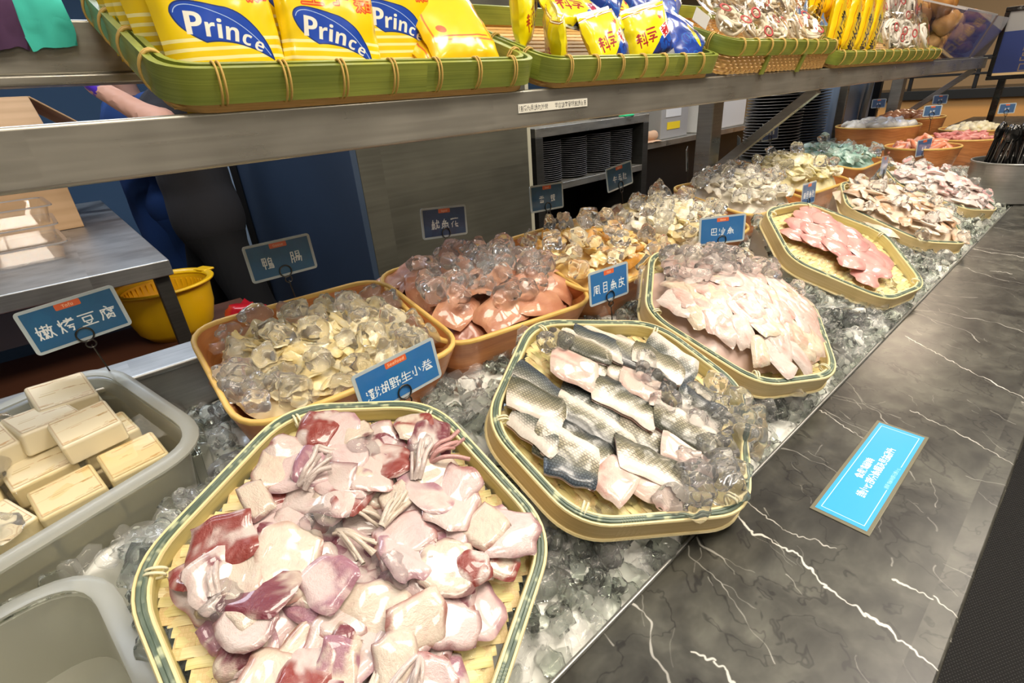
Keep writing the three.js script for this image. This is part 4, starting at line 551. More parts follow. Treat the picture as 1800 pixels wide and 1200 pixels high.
// ------------------------------------------------------------------ label cards on wire stands
function signCard(label, text, opt) {
  const { x, y, z, yaw = 0, rollz = 0, tiltx = -0.08, w = 0.108, h = 0.06, tab = '', bg = '#2a6496', stem = 0.05, size = 1, spread: sp = 0.35, tw } = opt;
  const s = thing('name_card', label, 'sign', 'blue name cards'); s.position.set(x, K + y, z); s.rotation.set(tiltx, yaw, rollz, 'YXZ');
  const sh = new THREE.Shape(), r = 0.006, a = w / 2, b = h / 2; sh.moveTo(-a + r, -b); sh.lineTo(a - r, -b); sh.quadraticCurveTo(a, -b, a, -b + r); sh.lineTo(a, b - r); sh.quadraticCurveTo(a, b, a - r, b); sh.lineTo(-a + r, b); sh.quadraticCurveTo(-a, b, -a, b - r); sh.lineTo(-a, -b + r); sh.quadraticCurveTo(-a, -b, -a + r, -b);
  part(s, 'laminate', new THREE.ExtrudeGeometry(sh, { depth: 0.0012, bevelEnabled: false }), M.laminate, 'clear laminate border');
  const W = 360, H = 190, t = canvas(W, H, (g) => {
    g.fillStyle = bg; g.fillRect(0, 0, W, H); for (let i = 0; i < 40; i++) { g.fillStyle = `rgba(${rr(10, 120)},${rr(90, 160)},${rr(150, 210)},0.05)`; g.beginPath(); g.arc(rr(0, W), rr(0, H), rr(10, 60), 0, 7); g.fill(); }
    g.fillStyle = '#e0673a'; g.beginPath(); g.roundRect ? g.roundRect(W * 0.36, 0, W * 0.28, 30, 5) : g.rect(W * 0.36, 0, W * 0.28, 30); g.fill(); g.fillStyle = '#f6c3a0'; g.font = 'bold 21px sans-serif'; g.textAlign = 'center'; g.fillText(tab, W / 2, 23);
    const n = [...text].length, cw = Math.min(62, (W - 40) / n - 6) * size, gap = n > 4 ? 6 : cw * sp, tot = n * cw + (n - 1) * gap; g.strokeStyle = '#eef3f5'; words(g, text, (W - tot) / 2, H * 0.56 - cw / 2, cw, gap, cw * 0.1);
  });
  printed(s, 'print', w - 0.009, h - 0.008, t, 0.35, 0.7).position.z = 0.0015;
  const ring = new THREE.TorusGeometry(0.0095, 0.0011, 8, 28).translate(0, -b + 0.008, 0.003), ring2 = new THREE.TorusGeometry(0.0055, 0.001, 8, 20).translate(0.001, -b - 0.006, 0.0025);
  part(s, 'clip_ring', merge([ring, ring2]), M.wire); part(s, 'stem', tube([[0.001, -b - 0.008, 0.002], [0.003, -b - stem * 0.5, 0.001], [0.004, -b - stem, 0]], 0.0011, 8, 6), M.wire);
  return s;
}
signCard('blue card lettered for tofu, in front of the yellow basin', '嫩烤豆腐', { x: -0.031, y: 0.222, z: -0.86, yaw: 0.05, rollz: 0.07, tab: 'Tofu', bg: '#22608c', stem: 0.09, sp: 0.1, tiltx: -0.05 });
signCard('blue card lettered for duck intestine above the nearest bowl', '鴨 腸', { x: 0.247, y: 0.235, z: -0.87, tab: 'Goose', bg: '#22608c', rollz: -0.0, stem: 0.07, sp: 0.2 });
signCard('navy card lettered for squid flowers before the grey cabinet', '魷魚花', { x: 0.567, y: 0.231, z: -0.86, rollz: -0.1, tab: 'Squid', bg: '#2b4470', stem: 0.07 });
signCard('blue card lettered for snow whelk left of the plate rack', '雪 螺', { x: 0.857, y: 0.23, z: -0.86, rollz: -0.05, tab: 'Snail', bg: '#1f5276', stem: 0.07, size: 0.8 });
signCard('blue card lettered for beef tripe before the plate rack', '牛毛肚', { x: 1.115, y: 0.24, z: -0.85, rollz: 0.09, tab: 'Beef', bg: '#23506e', stem: 0.08, size: 0.9 });
signCard('bright blue card with six white characters behind the squid tray', '澎湖野生小卷', { x: 0.252, y: 0.138, z: -0.53, rollz: 0.05, yaw: 0.06, w: 0.122, tab: 'Seafood', bg: '#2a70b4', stem: 0.05, sp: 0.1 });
signCard('bright blue card with four white characters between milkfish and basa trays', '虱目魚皮', { x: 0.672, y: 0.142, z: -0.53, rollz: 0.0, yaw: -0.1, w: 0.096, tab: 'Fish', bg: '#2a70b4', stem: 0.05, size: 1.0, sp: 0.05 });
signCard('bright blue card with three white characters behind the basa tray', '巴沙魚', { x: 1.06, y: 0.155, z: -0.53, yaw: -0.55, rollz: 0.0, tab: 'Basa', bg: '#2a6cac', stem: 0.05, size: 0.85 });
signCard('small blue card at the rear corner of the pink fillet tray', '虱目魚肚', { x: 1.55, y: 0.15, z: -0.54, yaw: 0.05, rollz: -0.06, tab: '', bg: '#2f649c', stem: 0.05, sp: 0.05 });
signCard('narrow teal card in front of the papered machine', '百合金百', { x: 1.47, y: 0.24, z: -0.87, yaw: 0.5, tab: '', bg: '#2d5a6c', stem: 0.08, size: 0.8, sp: 0.1 });
signCard('narrow teal card beside the foot of the diagonal brace', '雪百合', { x: 1.79, y: 0.24, z: -0.87, yaw: 0.55, tab: '', bg: '#2d5a6c', stem: 0.08, size: 0.9 });
signCard('blue card before the tall stack of black plates', '魷百金', { x: 2.02, y: 0.265, z: -0.87, yaw: -0.1, tab: '', bg: '#2f4f86', stem: 0.08, size: 0.9 });
signCard('pale blue card leaning over the farthest bamboo tray', '百金合', { x: 2.04, y: 0.16, z: -0.5, yaw: 0.1, rollz: -0.1, tab: '', bg: '#8aa4cc', stem: 0.05, size: 0.8 });
signCard('small blue card on the tub of orange sticks', '百合', { x: 2.5, y: 0.165, z: -0.5, yaw: -0.2, tab: '', bg: '#3c6090', stem: 0.05, size: 0.8 });

// ------------------------------------------------------------------ shelf: tilted open frame on posts
const SZ0 = -0.6, SZ1 = -0.93, SY0 = 1.305, SY1 = 1.424, SX0 = -0.9, SX1 = 3.86, TILT = Math.atan2(SY1 - SY0, SZ0 - SZ1);
{
  const s = thing('steel_shelf', 'long tilted stainless steel shelf frame above the bowls', 'shelf');
  part(s, 'front_rail', planarUV(span(SX0, SX1, SY0 - 0.051, SY0, SZ0 - 0.03, SZ0, 0.004)), M.steel, 'scuffed brushed steel front rail');
  const rr2 = part(s, 'rear_rail', planarUV(span(SX0, SX1, SY1 - 0.062, SY1, SZ1 - 0.03, SZ1, 0.004)), M.steel); part(rr2, 'lip', planarUV(span(SX0, SX1, SY1 - 0.074, SY1 - 0.062, SZ1 - 0.03, SZ1 + 0.015, 0.003)), M.steel);
  for (const x of [-0.55, 1.69, 3.7]) { part(s, 'cross_bar', planarUV(bar([x, SY0 - 0.02, SZ0 - 0.02], [x, SY1 - 0.02, SZ1 - 0.01], 0.03)), M.steel); part(s, 'post', planarUV(span(x - 0.032, x + 0.032, x > 3 ? K : K + 0.122, SY1 - 0.03, -0.955, -0.9, 0.004)), M.steel); part(s, 'brace', planarUV(bar([x, K + 0.17, -0.9], [x, SY0 - 0.05, SZ0 - 0.015], 0.026)), M.steel); }
  for (const x of [0.35, 0.84, 1.4, 2.2, 2.9]) part(s, 'cross_bar', planarUV(bar([x, SY0 - 0.012, SZ0 - 0.03], [x, SY1 - 0.012, SZ1], 0.02, 0.012)), M.steel);
}
{
  const st = thing('shelf_sticker', 'white paper strip with black characters on the front rail', 'sticker'); st.position.set(0.6215, SY0 - 0.0245, SZ0 + 0.0008);
  part(st, 'paper', box(0.152, 0.012, 0.0006), M.paper);
  const t = canvas(1024, 82, (g, W, H) => { g.fillStyle = '#dedccf'; g.fillRect(0, 0, W, H); g.strokeStyle = '#1d1d1d'; words(g, '僅供內用請勿外帶  本店設有監視器請自重', 14, 16, 44, 6, 4, 50); });
  printed(st, 'print', 0.151, 0.0114, t, 0.7, 0).position.z = 0.0006;
}
// ------------------------------------------------------------------ baskets on the shelf
const SF = (x, y, z) => new THREE.Matrix4().compose(V3(x, SY0 + 0.001, SZ0 - 0.012), new THREE.Quaternion().setFromAxisAngle(V3(1, 0, 0), TILT), V3(1, 1, 1)).multiply(new THREE.Matrix4().makeTranslation(0, y, z));  // origin: front rail, z back is negative
function basket(label, x0, x1, depth, opt = {}) {
  const { rimY = 0.012, rimH = 0.032, wall = false, ties = 0.062 } = opt, hw = (x1 - x0) / 2, hd = depth / 2, f = SF((x0 + x1) / 2, 0, -hd + 0.02), b = thing('bamboo_basket', label, 'basket', 'green rimmed baskets'); setFrame(b, f);
  const P = (i, y) => densify(roundPoly([[-hw + i, -hd + i], [hw - i, -hd + i], [hw - i, hd - i], [-hw + i, hd - i]], 0.035, 6, y), 0.06);
  const h = rimH / 2, yc = rimY + h;
  part(b, 'rim_band', sweep(P(0.004, yc), [[-0.004, -h], [0.003, -h], [0.0045, -h * 0.5], [0.0048, h * 0.5], [0.003, h], [-0.004, h]], true), M.bambooGreen, 'split green bamboo rim');
  part(b, 'inner_rim', sweep(P(0.0125, yc + 0.001), [[-0.003, -h], [0.003, -h], [0.003, h], [-0.003, h]], true), M.bambooGreen);
  // woven floor: crossing strips
  const fl = new THREE.Group(); fl.name = 'woven_floor'; b.add(fl);
  for (let x = -hw + 0.02; x < hw - 0.015; x += 0.03) part(fl, 'strip', box(0.022, 0.0015, depth - 0.03, x, 0.006, 0), M.wicker);
  for (let z = -hd + 0.02; z < hd - 0.012; z += 0.026) part(fl, 'strip', box(2 * hw - 0.03, 0.0015, 0.018, 0, 0.0078, z), M.wicker);
  if (wall) {                                       // wicker wall under the rim, woven in and out of stakes
    const rows = Math.round((rimY - 0.004) / 0.0065);
    for (let r = 0; r < rows; r++) { const base = densify(P(0.008, 0.008 + r * 0.0065), 0.011), pts = base.map((p, i) => { const n = V3(p.x / hw, 0, p.z / hd), ed = Math.abs(n.x) > Math.abs(n.z) ? V3(Math.sign(n.x), 0, 0) : V3(0, 0, Math.sign(n.z)); return p.clone().addScaledVector(ed, 0.0022 * ((i + r) % 2 ? 1 : -1)); }); part(b, 'wicker_row', sweep(pts, [[-0.001, -0.0028], [0.001, -0.0028], [0.001, 0.0028], [-0.001, 0.0028]], true), M.wicker); }
    for (const x of [-hw * 0.33, hw * 0.33]) for (const z of [-hd + 0.004, hd - 0.004]) part(b, 'stake', rbox(0.016, rimY + 0.004, 0.006, 0.002, x, rimY / 2 + 0.003, z), M.bambooGreen);
  } else part(b, 'base_wall', sweep(P(0.01, rimY * 0.5 + 0.002), [[-0.002, -rimY * 0.5], [0.002, -rimY * 0.5], [0.002, rimY * 0.5], [-0.002, rimY * 0.5]], true), M.wicker);
  const tie = (x, z, along) => { const g = merge([-0.0022, 0.0022].map((o) => { const k = new THREE.TorusGeometry(1, 0.085, 6, 20); k.scale(0.0125, h + 0.003, 0.014); if (!along) k.rotateY(Math.PI / 2); return k.translate(x + (along ? 0 : o), yc, z + (along ? o : 0)); })); part(b, 'raffia_tie', g, M.raffia); };
  for (let x = -hw + 0.05; x < hw - 0.03; x += ties) { tie(x, hd - 0.008, false); }
  for (let z = hd - 0.05; z > -hd + 0.03; z -= ties * 1.25) { tie(-hw + 0.008, z, true); tie(hw - 0.008, z, true); }
  return { f, hw, hd };
}
// ------------------------------------------------------------------ packets
function pillow(w, h, t, s, crimp = 0.006) {          // an upright packet in the xy plane, front towards +z
  const g = sheet({ nu: 22, nv: 22, hx: w / 2, hz: h / 2, th: t, edge: 3, bend: (p, u, v) => { const wr = 0.0022 * fbm(p[0] * 60 + s, p[2] * 50, s, 3) * (1 + 2 * smooth(0.6, 0.95, Math.max(Math.abs(u), Math.abs(v)))); return [p[0] * (1 + 0.02 * noise(p[2] * 30 + s, 2)), p[1] + wr, p[2]]; } });
  g.rotateX(Math.PI / 2);                            // y up -> z front
  const uv = g.attributes.uv; for (let i = 0; i < uv.count; i++) uv.setY(i, 1 - uv.getY(i)); return g;
}
const packTex = {
  noodle: canvas(512, 576, (g, W, H) => {
    g.fillStyle = '#f6d408'; g.fillRect(0, 0, W, H); g.fillStyle = 'rgba(255,255,225,0.75)'; for (let y = 300; y < 540; y += 34) g.fillRect(0, y, W, 13);
    g.fillStyle = '#c8281e'; g.beginPath(); g.ellipse(64, 40, 40, 22, 0, 0, 7); g.fill(); g.strokeStyle = '#fff'; words(g, '王子', 40, 28, 22, 6, 3);
    const two = (ch, x, y, s, h) => { g.strokeStyle = '#e04a14'; glyph(g, ch, x, y, s, 17, h); g.strokeStyle = '#f6a84a'; glyph(g, ch, x, y, s, 5, h); };
    two('王', 118, 72, 100, 84); two('子', 256, 74, 96, 84); two('麵', 390, 78, 100, 92);
    g.save(); g.translate(58, 176); g.scale(0.9, 0.72); g.fillStyle = '#1748b4'; g.strokeStyle = '#12307a'; g.lineWidth = 7; g.beginPath(); g.moveTo(4, 44); g.bezierCurveTo(14, -36, 120, -4, 226, 24); g.bezierCurveTo(330, 40, 410, 160, 424, 300); g.bezierCurveTo(330, 226, 230, 184, 116, 196); g.bezierCurveTo(60, 160, 8, 110, 4, 44); g.fill(); g.stroke(); g.strokeStyle = '#b8d0f4'; g.lineWidth = 4; g.beginPath(); g.moveTo(16, 46); g.bezierCurveTo(34, -16, 130, 12, 220, 62); g.bezierCurveTo(310, 110, 370, 190, 410, 276); g.stroke();
    g.fillStyle = '#f2efe2'; for (const [c, s, a, px, py] of [['P', 158, 0.12, 30, 150], ['r', 132, 0.16, 112, 166], ['i', 132, 0.2, 164, 176], ['n', 126, 0.26, 198, 184], ['c', 104, 0.42, 272, 206], ['e', 92, 0.52, 326, 236]]) { g.save(); g.translate(px, py); g.rotate(a); g.font = `bold ${s}px sans-serif`; g.fillText(c, 0, 0); g.restore(); } g.restore();
    g.fillStyle = '#3a3410'; g.font = '16px monospace'; g.save(); g.translate(22, 440); g.rotate(Math.PI / 2); g.fillText('2022 10 08', 0, 0); g.restore();
  }),
  noodleBack: canvas(256, 256, (g, W, H) => { g.fillStyle = '#f4c80e'; g.fillRect(0, 0, W, H); g.strokeStyle = '#e0701c'; g.lineWidth = 5; g.strokeRect(22, 50, W - 44, H - 100); g.strokeStyle = '#d85a18'; g.lineWidth = 3; for (let i = 0; i < 5; i++) { g.beginPath(); g.moveTo(40, 196 + i * 0); g.lineTo(220, 196); g.stroke(); } g.fillStyle = '#d85a18'; g.beginPath(); g.ellipse(58, 176, 16, 10, 0.3, 0, 7); g.fill(); g.fillStyle = '#8a5a10'; g.font = '14px monospace'; g.fillText('7 02 7 070', 150, 82); }),
  snack: canvas(512, 384, (g, W, H) => {
    g.fillStyle = '#f3e40a'; g.fillRect(0, 0, W, H); g.fillStyle = '#22307c'; g.beginPath(); g.moveTo(W, H * 0.35); g.lineTo(W, H); g.lineTo(W * 0.28, H); g.closePath(); g.fill(); g.fillStyle = '#1a52b8'; for (let i = 0; i < 16; i++) { g.beginPath(); g.arc(rr(W * 0.6, W), rr(H * 0.7, H), rr(10, 30), 0, 7); g.fill(); }
    g.strokeStyle = '#8a1420'; g.lineWidth = 4; for (const o of [0, 12]) { g.beginPath(); g.moveTo(0, 24 + o); g.lineTo(W, 24 + o); g.stroke(); } g.strokeStyle = '#f5f5f5'; g.lineWidth = 6; g.beginPath(); g.moveTo(0, 30); g.lineTo(W, 30); g.stroke();
    g.strokeStyle = '#a01c20'; glyph(g, '科', 60, 190, 96, 13); glyph(g, '學', 176, 176, 96, 13); g.save(); g.fillStyle = '#f2f2f2'; g.translate(330, 200); g.rotate(-0.35); g.fillRect(-8, -8, 126, 92); g.strokeStyle = '#c01c24'; glyph(g, '麵', 6, 0, 84, 10, 76); g.restore();
    g.fillStyle = '#d0301c'; g.beginPath(); g.moveTo(340, 96); g.lineTo(372, 108); g.lineTo(366, 82); g.lineTo(392, 104); g.lineTo(372, 132); g.lineTo(352, 128); g.closePath(); g.fill();
  }),
  blue: canvas(256, 256, (g, W, H) => { g.fillStyle = '#1b3f9c'; g.fillRect(0, 0, W, H); for (let i = 0; i < 60; i++) { g.strokeStyle = `rgba(${rr(20, 60)},${rr(90, 160)},${rr(200, 245)},0.5)`; g.lineWidth = rr(2, 6); g.beginPath(); g.arc(rr(0, W), rr(0, H), rr(8, 40), rr(0, 6), rr(1, 7)); g.stroke(); } g.fillStyle = '#f0d818'; g.beginPath(); g.ellipse(170, 60, 60, 16, 0.5, 0, 7); g.fill(); g.fillStyle = '#dcdce0'; g.fillRect(0, 0, W, 20); }),
  udon: canvas(256, 512, (g, W, H) => { g.fillStyle = '#efc60c'; g.fillRect(0, 0, W, H); g.strokeStyle = '#c82818'; g.lineWidth = 7; g.beginPath(); g.ellipse(128, 96, 46, 42, 0, 0, 7); g.stroke(); g.lineWidth = 5; g.strokeStyle = '#c82818'; words(g, '金', 102, 70, 52, 0, 6); g.strokeStyle = '#1c1812'; glyph(g, '科', 78, 190, 96, 13); glyph(g, '子', 78, 300, 96, 13); glyph(g, '麵', 78, 404, 96, 11); g.strokeStyle = '#c82818'; g.lineWidth = 4; g.beginPath(); g.moveTo(40, 170); g.lineTo(40, 500); g.stroke(); }),
};
const packMat = Object.fromEntries(Object.entries(packTex).map(([k, t]) => [k, phys({ map: t, roughness: 0.3, clearcoat: 0.9, clearcoatRoughness: 0.12 })]));
const foil = std({ color: 0xc9cbcc, metalness: 0.85, roughness: 0.35 });
const seam = (w, y, m = 0.007) => sheet({ nu: 16, nv: 2, hx: w / 2, hz: m, th: 0.0012, bend: (p) => [p[0], p[1] + 0.0012 * Math.sin(p[0] * 900), p[2]] }).rotateX(Math.PI / 2).translate(0, y, 0);
function packet(name, label, category, group, frame, pos, rot, w, h, t, mat, sealMat) { const p = thing(name, label, category, group); part(p, 'wrapper', pillow(w, h, t, rr(0, 99)), mat); part(p, 'sealed_end', seam(w * 0.96, h / 2, 0.006), sealMat ?? mat); part(p, 'sealed_end', seam(w * 0.96, -h / 2, 0.006), sealMat ?? mat); return lay(p, frame, pos, rot); }

// basket 1: instant noodle packets
{
  const { f, hw, hd } = basket('long green rimmed basket of yellow noodle packets', 0.105, 0.578, 0.36);
  const g = 'yellow noodle packets', N = (label, p, r, m = packMat.noodle) => packet('noodle_packet', label, 'packet', g, f, p, r, 0.116, 0.138, 0.03, m);
  N('yellow noodle packet with blue banner, first in the front row', [-0.158, 0.054, 0.112], [-0.42, 0.04, 0.03]);
  N('yellow noodle packet with blue banner, second in the front row', [-0.04, 0.05, 0.108], [-0.42, -0.02, -0.04]);
  N('yellow noodle packet upright behind the two lying packets', [0.065, 0.056, 0.07], [-0.36, -0.05, 0.02]);
  N('yellow noodle packet lying on edge above another at the right end', [0.148, 0.066, 0.072], [-1.0, 0.0, 0.04], packMat.noodleBack);
  N('yellow noodle packet lying lowest at the right end of the basket', [0.135, 0.034, 0.085], [-1.2, 0.06, -0.01], packMat.noodleBack);
  for (const [x, z, k] of [[-0.17, 0.06, 0], [-0.172, 0.02, 1], [-0.174, -0.02, 2], [-0.05, 0.055, 3], [-0.05, 0.012, 4], [0.06, 0.025, 5], [-0.175, -0.06, 6]]) N('yellow noodle packet standing in the rows behind the front packets', [x, 0.066, z], [-0.3 + k * 0.015, 0.05, rr(-0.04, 0.04)]);
}
// basket 2: yellow and blue snack noodles, tumbled
{
  const { f } = basket('green rimmed basket of tumbled yellow and blue snack packets', 0.59, 1.09, 0.36);
  const A = (label, p, r, m, w = 0.11, h = 0.085) => packet('snack_packet', label, 'packet', 'yellow and blue snack packets', f, p, r, w, h, 0.032, m, foil);
  A('yellow snack packet with red bird mark lying in front, left of centre', [-0.06, 0.056, 0.12], [-0.75, 0.1, 0.16], packMat.snack);
  A('yellow snack packet with navy corner in front, right of centre', [0.07, 0.064, 0.11], [-0.6, -0.25, 0.32], packMat.snack);
  A('navy and yellow snack packet at the right front corner', [0.17, 0.05, 0.12], [-0.7, -0.3, -0.5], packMat.blue);
  A('yellow snack packet lying flat behind the front one', [-0.09, 0.085, 0.06], [-1.1, 0.25, -0.22], packMat.snack, 0.15);
  A('yellow snack packet on edge at the left front corner', [-0.175, 0.055, 0.115], [-0.3, 0.9, 0.1], packMat.snack);
  A('yellow snack packet standing at the left end, first of the upright row', [-0.2, 0.08, 0.06], [-0.3, 0.7, 0.1], packMat.snack);
  A('yellow snack packet standing at the left end, second of the upright row', [-0.16, 0.085, 0.02], [-0.3, 0.8, 0.05], packMat.snack);
  A('yellow snack packet standing at the left end, third of the upright row', [-0.12, 0.09, -0.02], [-0.3, 0.8, 0.1], packMat.snack);
  A('yellow snack packet wedged behind the navy corner packet', [0.03, 0.08, 0.06], [-0.9, 0.2, -0.2], packMat.snack);
  A('blue snack packet slanting down at the back, left one', [-0.02, 0.12, 0.02], [-1.0, -0.3, -0.5], packMat.blue, 0.14);
  A('blue snack packet slanting down at the back, middle one', [0.07, 0.12, 0.01], [-1.0, -0.3, -0.55], packMat.blue, 0.14);
  A('blue snack packet slanting down at the back, right one', [0.155, 0.11, 0.03], [-1.0, -0.3, -0.6], packMat.blue, 0.14);
  A('dark blue snack packet low at the right rear', [0.2, 0.06, 0.06], [-0.8, -0.5, -0.4], packMat.blue);
  const c = solo('price_slip', 'plain white card slip sticking out above the second basket', 'card', rbox(0.05, 0.022, 0.001, 0.0004), M.paper); lay(c, f, [0.2, 0.095, 0.13], [-0.2, -0.1, -0.3]);
}
// clear bags
const noodleMats = { cream: phys({ color: 0xd9cdb4, roughness: 0.5 }), pale: phys({ color: 0xe2dcd0, roughness: 0.5 }) };
const redPrint = std({ color: 0xc04a4a, roughness: 0.5 });
function clearBag(label, group, frame, pos, rot, s = 1, mat = noodleMats.cream) {
  const b = thing('clear_bag', label, 'bag', group), k = rr(0, 99);
  const strands = []; for (let i = 0; i < 12; i++) { const a = rr(0, 6.28), r0 = rr(0.012, 0.034); strands.push(tube(Array.from({ length: 7 }, (_, j) => [r0 * Math.cos(a + j * 0.95) * 1.1 * s, r0 * Math.sin(a + j * 0.95) * s + rr(-0.004, 0.004), rr(-0.009, 0.009) * s]), rr(0.003, 0.005) * s, 18, 5)); }
  part(b, 'noodles', merge(strands), mat); part(b, 'film', pillow(0.11 * s, 0.105 * s, 0.036 * s, k), M.film, 'clear crinkled film');
  for (const e of [[-0.02, 0.012], [0.022, -0.012]]) part(b, 'red_print', new THREE.TorusGeometry(0.009 * s, 0.0022 * s, 4, 16).scale(1.3, 1, 0.2).translate(e[0] * s, e[1] * s, 0.0168 * s), redPrint);
  const tuft = sheet({ nu: 8, nv: 6, hx: 0.016 * s, hz: 0.02 * s, th: 0.002, bend: (p, u, v) => [p[0] * (1 + (1 - v) * 0.8), p[1] + 0.005 * Math.sin(p[0] * 500 + k), p[2]] }).rotateX(Math.PI / 2).translate(0, 0.066 * s, 0); part(b, 'twisted_end', tuft, M.film);
  return lay(b, frame, pos, rot);
}
{
  const { f } = basket('wicker walled basket of clear bagged noodles with red print', 1.1, 1.68, 0.36, { wall: true, rimY: 0.042, rimH: 0.028 });
  for (const [x, y, z] of [[-0.2, 0.09, 0.11], [-0.1, 0.085, 0.12], [0.0, 0.085, 0.115], [0.1, 0.085, 0.12], [0.2, 0.085, 0.11], [-0.22, 0.13, 0.04], [-0.12, 0.14, 0.05], [-0.02, 0.135, 0.05], [0.08, 0.14, 0.04], [0.18, 0.13, 0.04], [-0.16, 0.17, -0.03], [-0.04, 0.18, -0.03]]) clearBag('clear bag of cream noodles in the wicker basket', 'clear noodle bags in the wicker basket', f, [x, y, z], [rr(-1.1, -0.5), rr(-0.4, 0.4), rr(-0.5, 0.5)], 1.05);
}
{
  const { f } = basket('low green basket of yellow noodle bags near the acrylic bin', 1.695, 2.82, 0.34, { ties: 0.085 });
  [[-0.5, 0.1, 0.11], [-0.4, 0.1, 0.115], [-0.3, 0.1, 0.115], [-0.2, 0.1, 0.11], [-0.52, 0.17, 0.03], [-0.41, 0.17, 0.03], [-0.3, 0.17, 0.03], [-0.2, 0.165, 0.03], [-0.46, 0.2, -0.06], [-0.34, 0.2, -0.06]].forEach(([x, y, z], i) => packet('noodle_bag', i < 4 ? `yellow bag with black characters, front row, number ${['one', 'two', 'three', 'four'][i]} from the wicker basket` : 'yellow bag with red seal standing behind the front row of yellow bags', 'packet', 'yellow bags with black characters', f, [x, y, z], [-0.35, 0.1, -0.4 + rr(-0.08, 0.08)], 0.125, 0.17, 0.026, packMat.udon));
  for (const [x, y, z] of [[-0.02, 0.08, 0.12], [0.1, 0.08, 0.12], [0.22, 0.075, 0.12], [0.34, 0.075, 0.12], [-0.05, 0.14, 0.04], [0.08, 0.15, 0.04], [0.2, 0.14, 0.04], [0.33, 0.14, 0.04], [0.02, 0.19, -0.03], [0.16, 0.2, -0.03]]) clearBag('clear crinkly bag with red print near the acrylic bin', 'clear noodle bags in the low basket', f, [x, y, z], [rr(-1.0, -0.4), rr(-0.4, 0.4), rr(-0.5, 0.5)], 1.25, noodleMats.pale);
}
// acrylic bin of tofu puffs
function acrylicBin(label, x0, x1, d, h, zoff, fillLabel, group, cols, n, name) {
  const f = SF((x0 + x1) / 2, 0, zoff), b = thing('acrylic_bin', label, 'bin', 'clear acrylic bins'), w = (x1 - x0) / 2; setFrame(b, f);
  for (const [nm, g] of [['floor', box(2 * w, 0.004, d, 0, 0.004, 0)], ['front_pane', box(2 * w, h, 0.004, 0, h / 2 + 0.006, d / 2)], ['back_pane', box(2 * w, h, 0.004, 0, h / 2 + 0.006, -d / 2)], ['side_pane', box(0.004, h, d - 0.005, -w, h / 2 + 0.006, 0)], ['side_pane', box(0.004, h, d - 0.005, w, h / 2 + 0.006, 0)]]) part(b, nm, g, M.acrylic);
  part(b, 'top_edge', merge([box(2 * w, 0.006, 0.008, 0, h + 0.008, d / 2), box(0.008, 0.006, d, -w, h + 0.008, 0), box(0.008, 0.006, d, w, h + 0.008, 0)]), phys({ color: 0xb8b4b4, roughness: 0.25, clearcoat: 1 }));
  for (let i = 0; i < n; i++) { const k = rr(0, 99), c0 = pick(cols), c1 = pick(cols), g = blob(3, (q) => (1 + 0.22 * noise(q.x * 2 + k, q.y * 2, q.z * 2) + 0.06 * noise(q.x * 7 + k, q.y * 7, q.z * 7)), (q) => mix3(c0, c1, smooth(-0.3, 0.5, noise(q.x * 2 + k, q.y * 2, q.z * 2)))); const L = Math.floor(i / (n / 4)); lay(solo(name, fillLabel, 'tofu puff', g, M.dry, group), f, [rr(-w + 0.05, w - 0.05), 0.04 + L * (h * 0.24) + rr(-0.01, 0.01), rr(-d / 2 + 0.045, d / 2 - 0.045)], [rr(0, 6), rr(0, 6), rr(0, 6)], [rr(0.034, 0.046), rr(0.026, 0.036), rr(0.034, 0.044)]); }
}
acrylicBin('clear acrylic bin of golden brown tofu puffs at the shelf end', 2.85, 3.45, 0.3, 0.17, -0.15, 'golden brown fried tofu puff in the acrylic bin', 'tofu puffs', [lin(0xb07a34), lin(0xc9954a), lin(0x8e5c24)], 60, 'tofu_puff');
{ const f = SF(3.65, 0, -0.15), b = thing('acrylic_bin', 'second acrylic bin, of orange fried snacks at the shelf tip', 'bin', 'clear acrylic bins'); setFrame(b, f); for (const [nm, g] of [['floor', box(0.3, 0.004, 0.3, 0, 0.004, 0)], ['front_pane', box(0.3, 0.17, 0.004, 0, 0.09, 0.15)], ['back_pane', box(0.3, 0.17, 0.004, 0, 0.09, -0.15)], ['side_pane', box(0.004, 0.17, 0.3, -0.15, 0.09, 0)], ['side_pane', box(0.004, 0.17, 0.3, 0.15, 0.09, 0)]]) part(b, nm, g, M.acrylic);
  for (let i = 0; i < 26; i++) { const k = rr(0, 99), g = blob(2, (q) => 1 + 0.3 * noise(q.x * 2 + k, q.y * 2, q.z * 2), () => pick([lin(0xc46a24), lin(0xd8902c), lin(0xa84c1c)])); lay(solo('fried_snack', 'orange-brown fried snack in the end acrylic bin', 'snack', g, M.dry, 'fried snacks'), f, [rr(-0.1, 0.1), 0.03 + Math.floor(i / 7) * 0.04, rr(-0.1, 0.1)], [rr(0, 6), rr(0, 6), 0], [0.034, 0.024, 0.03]); } }

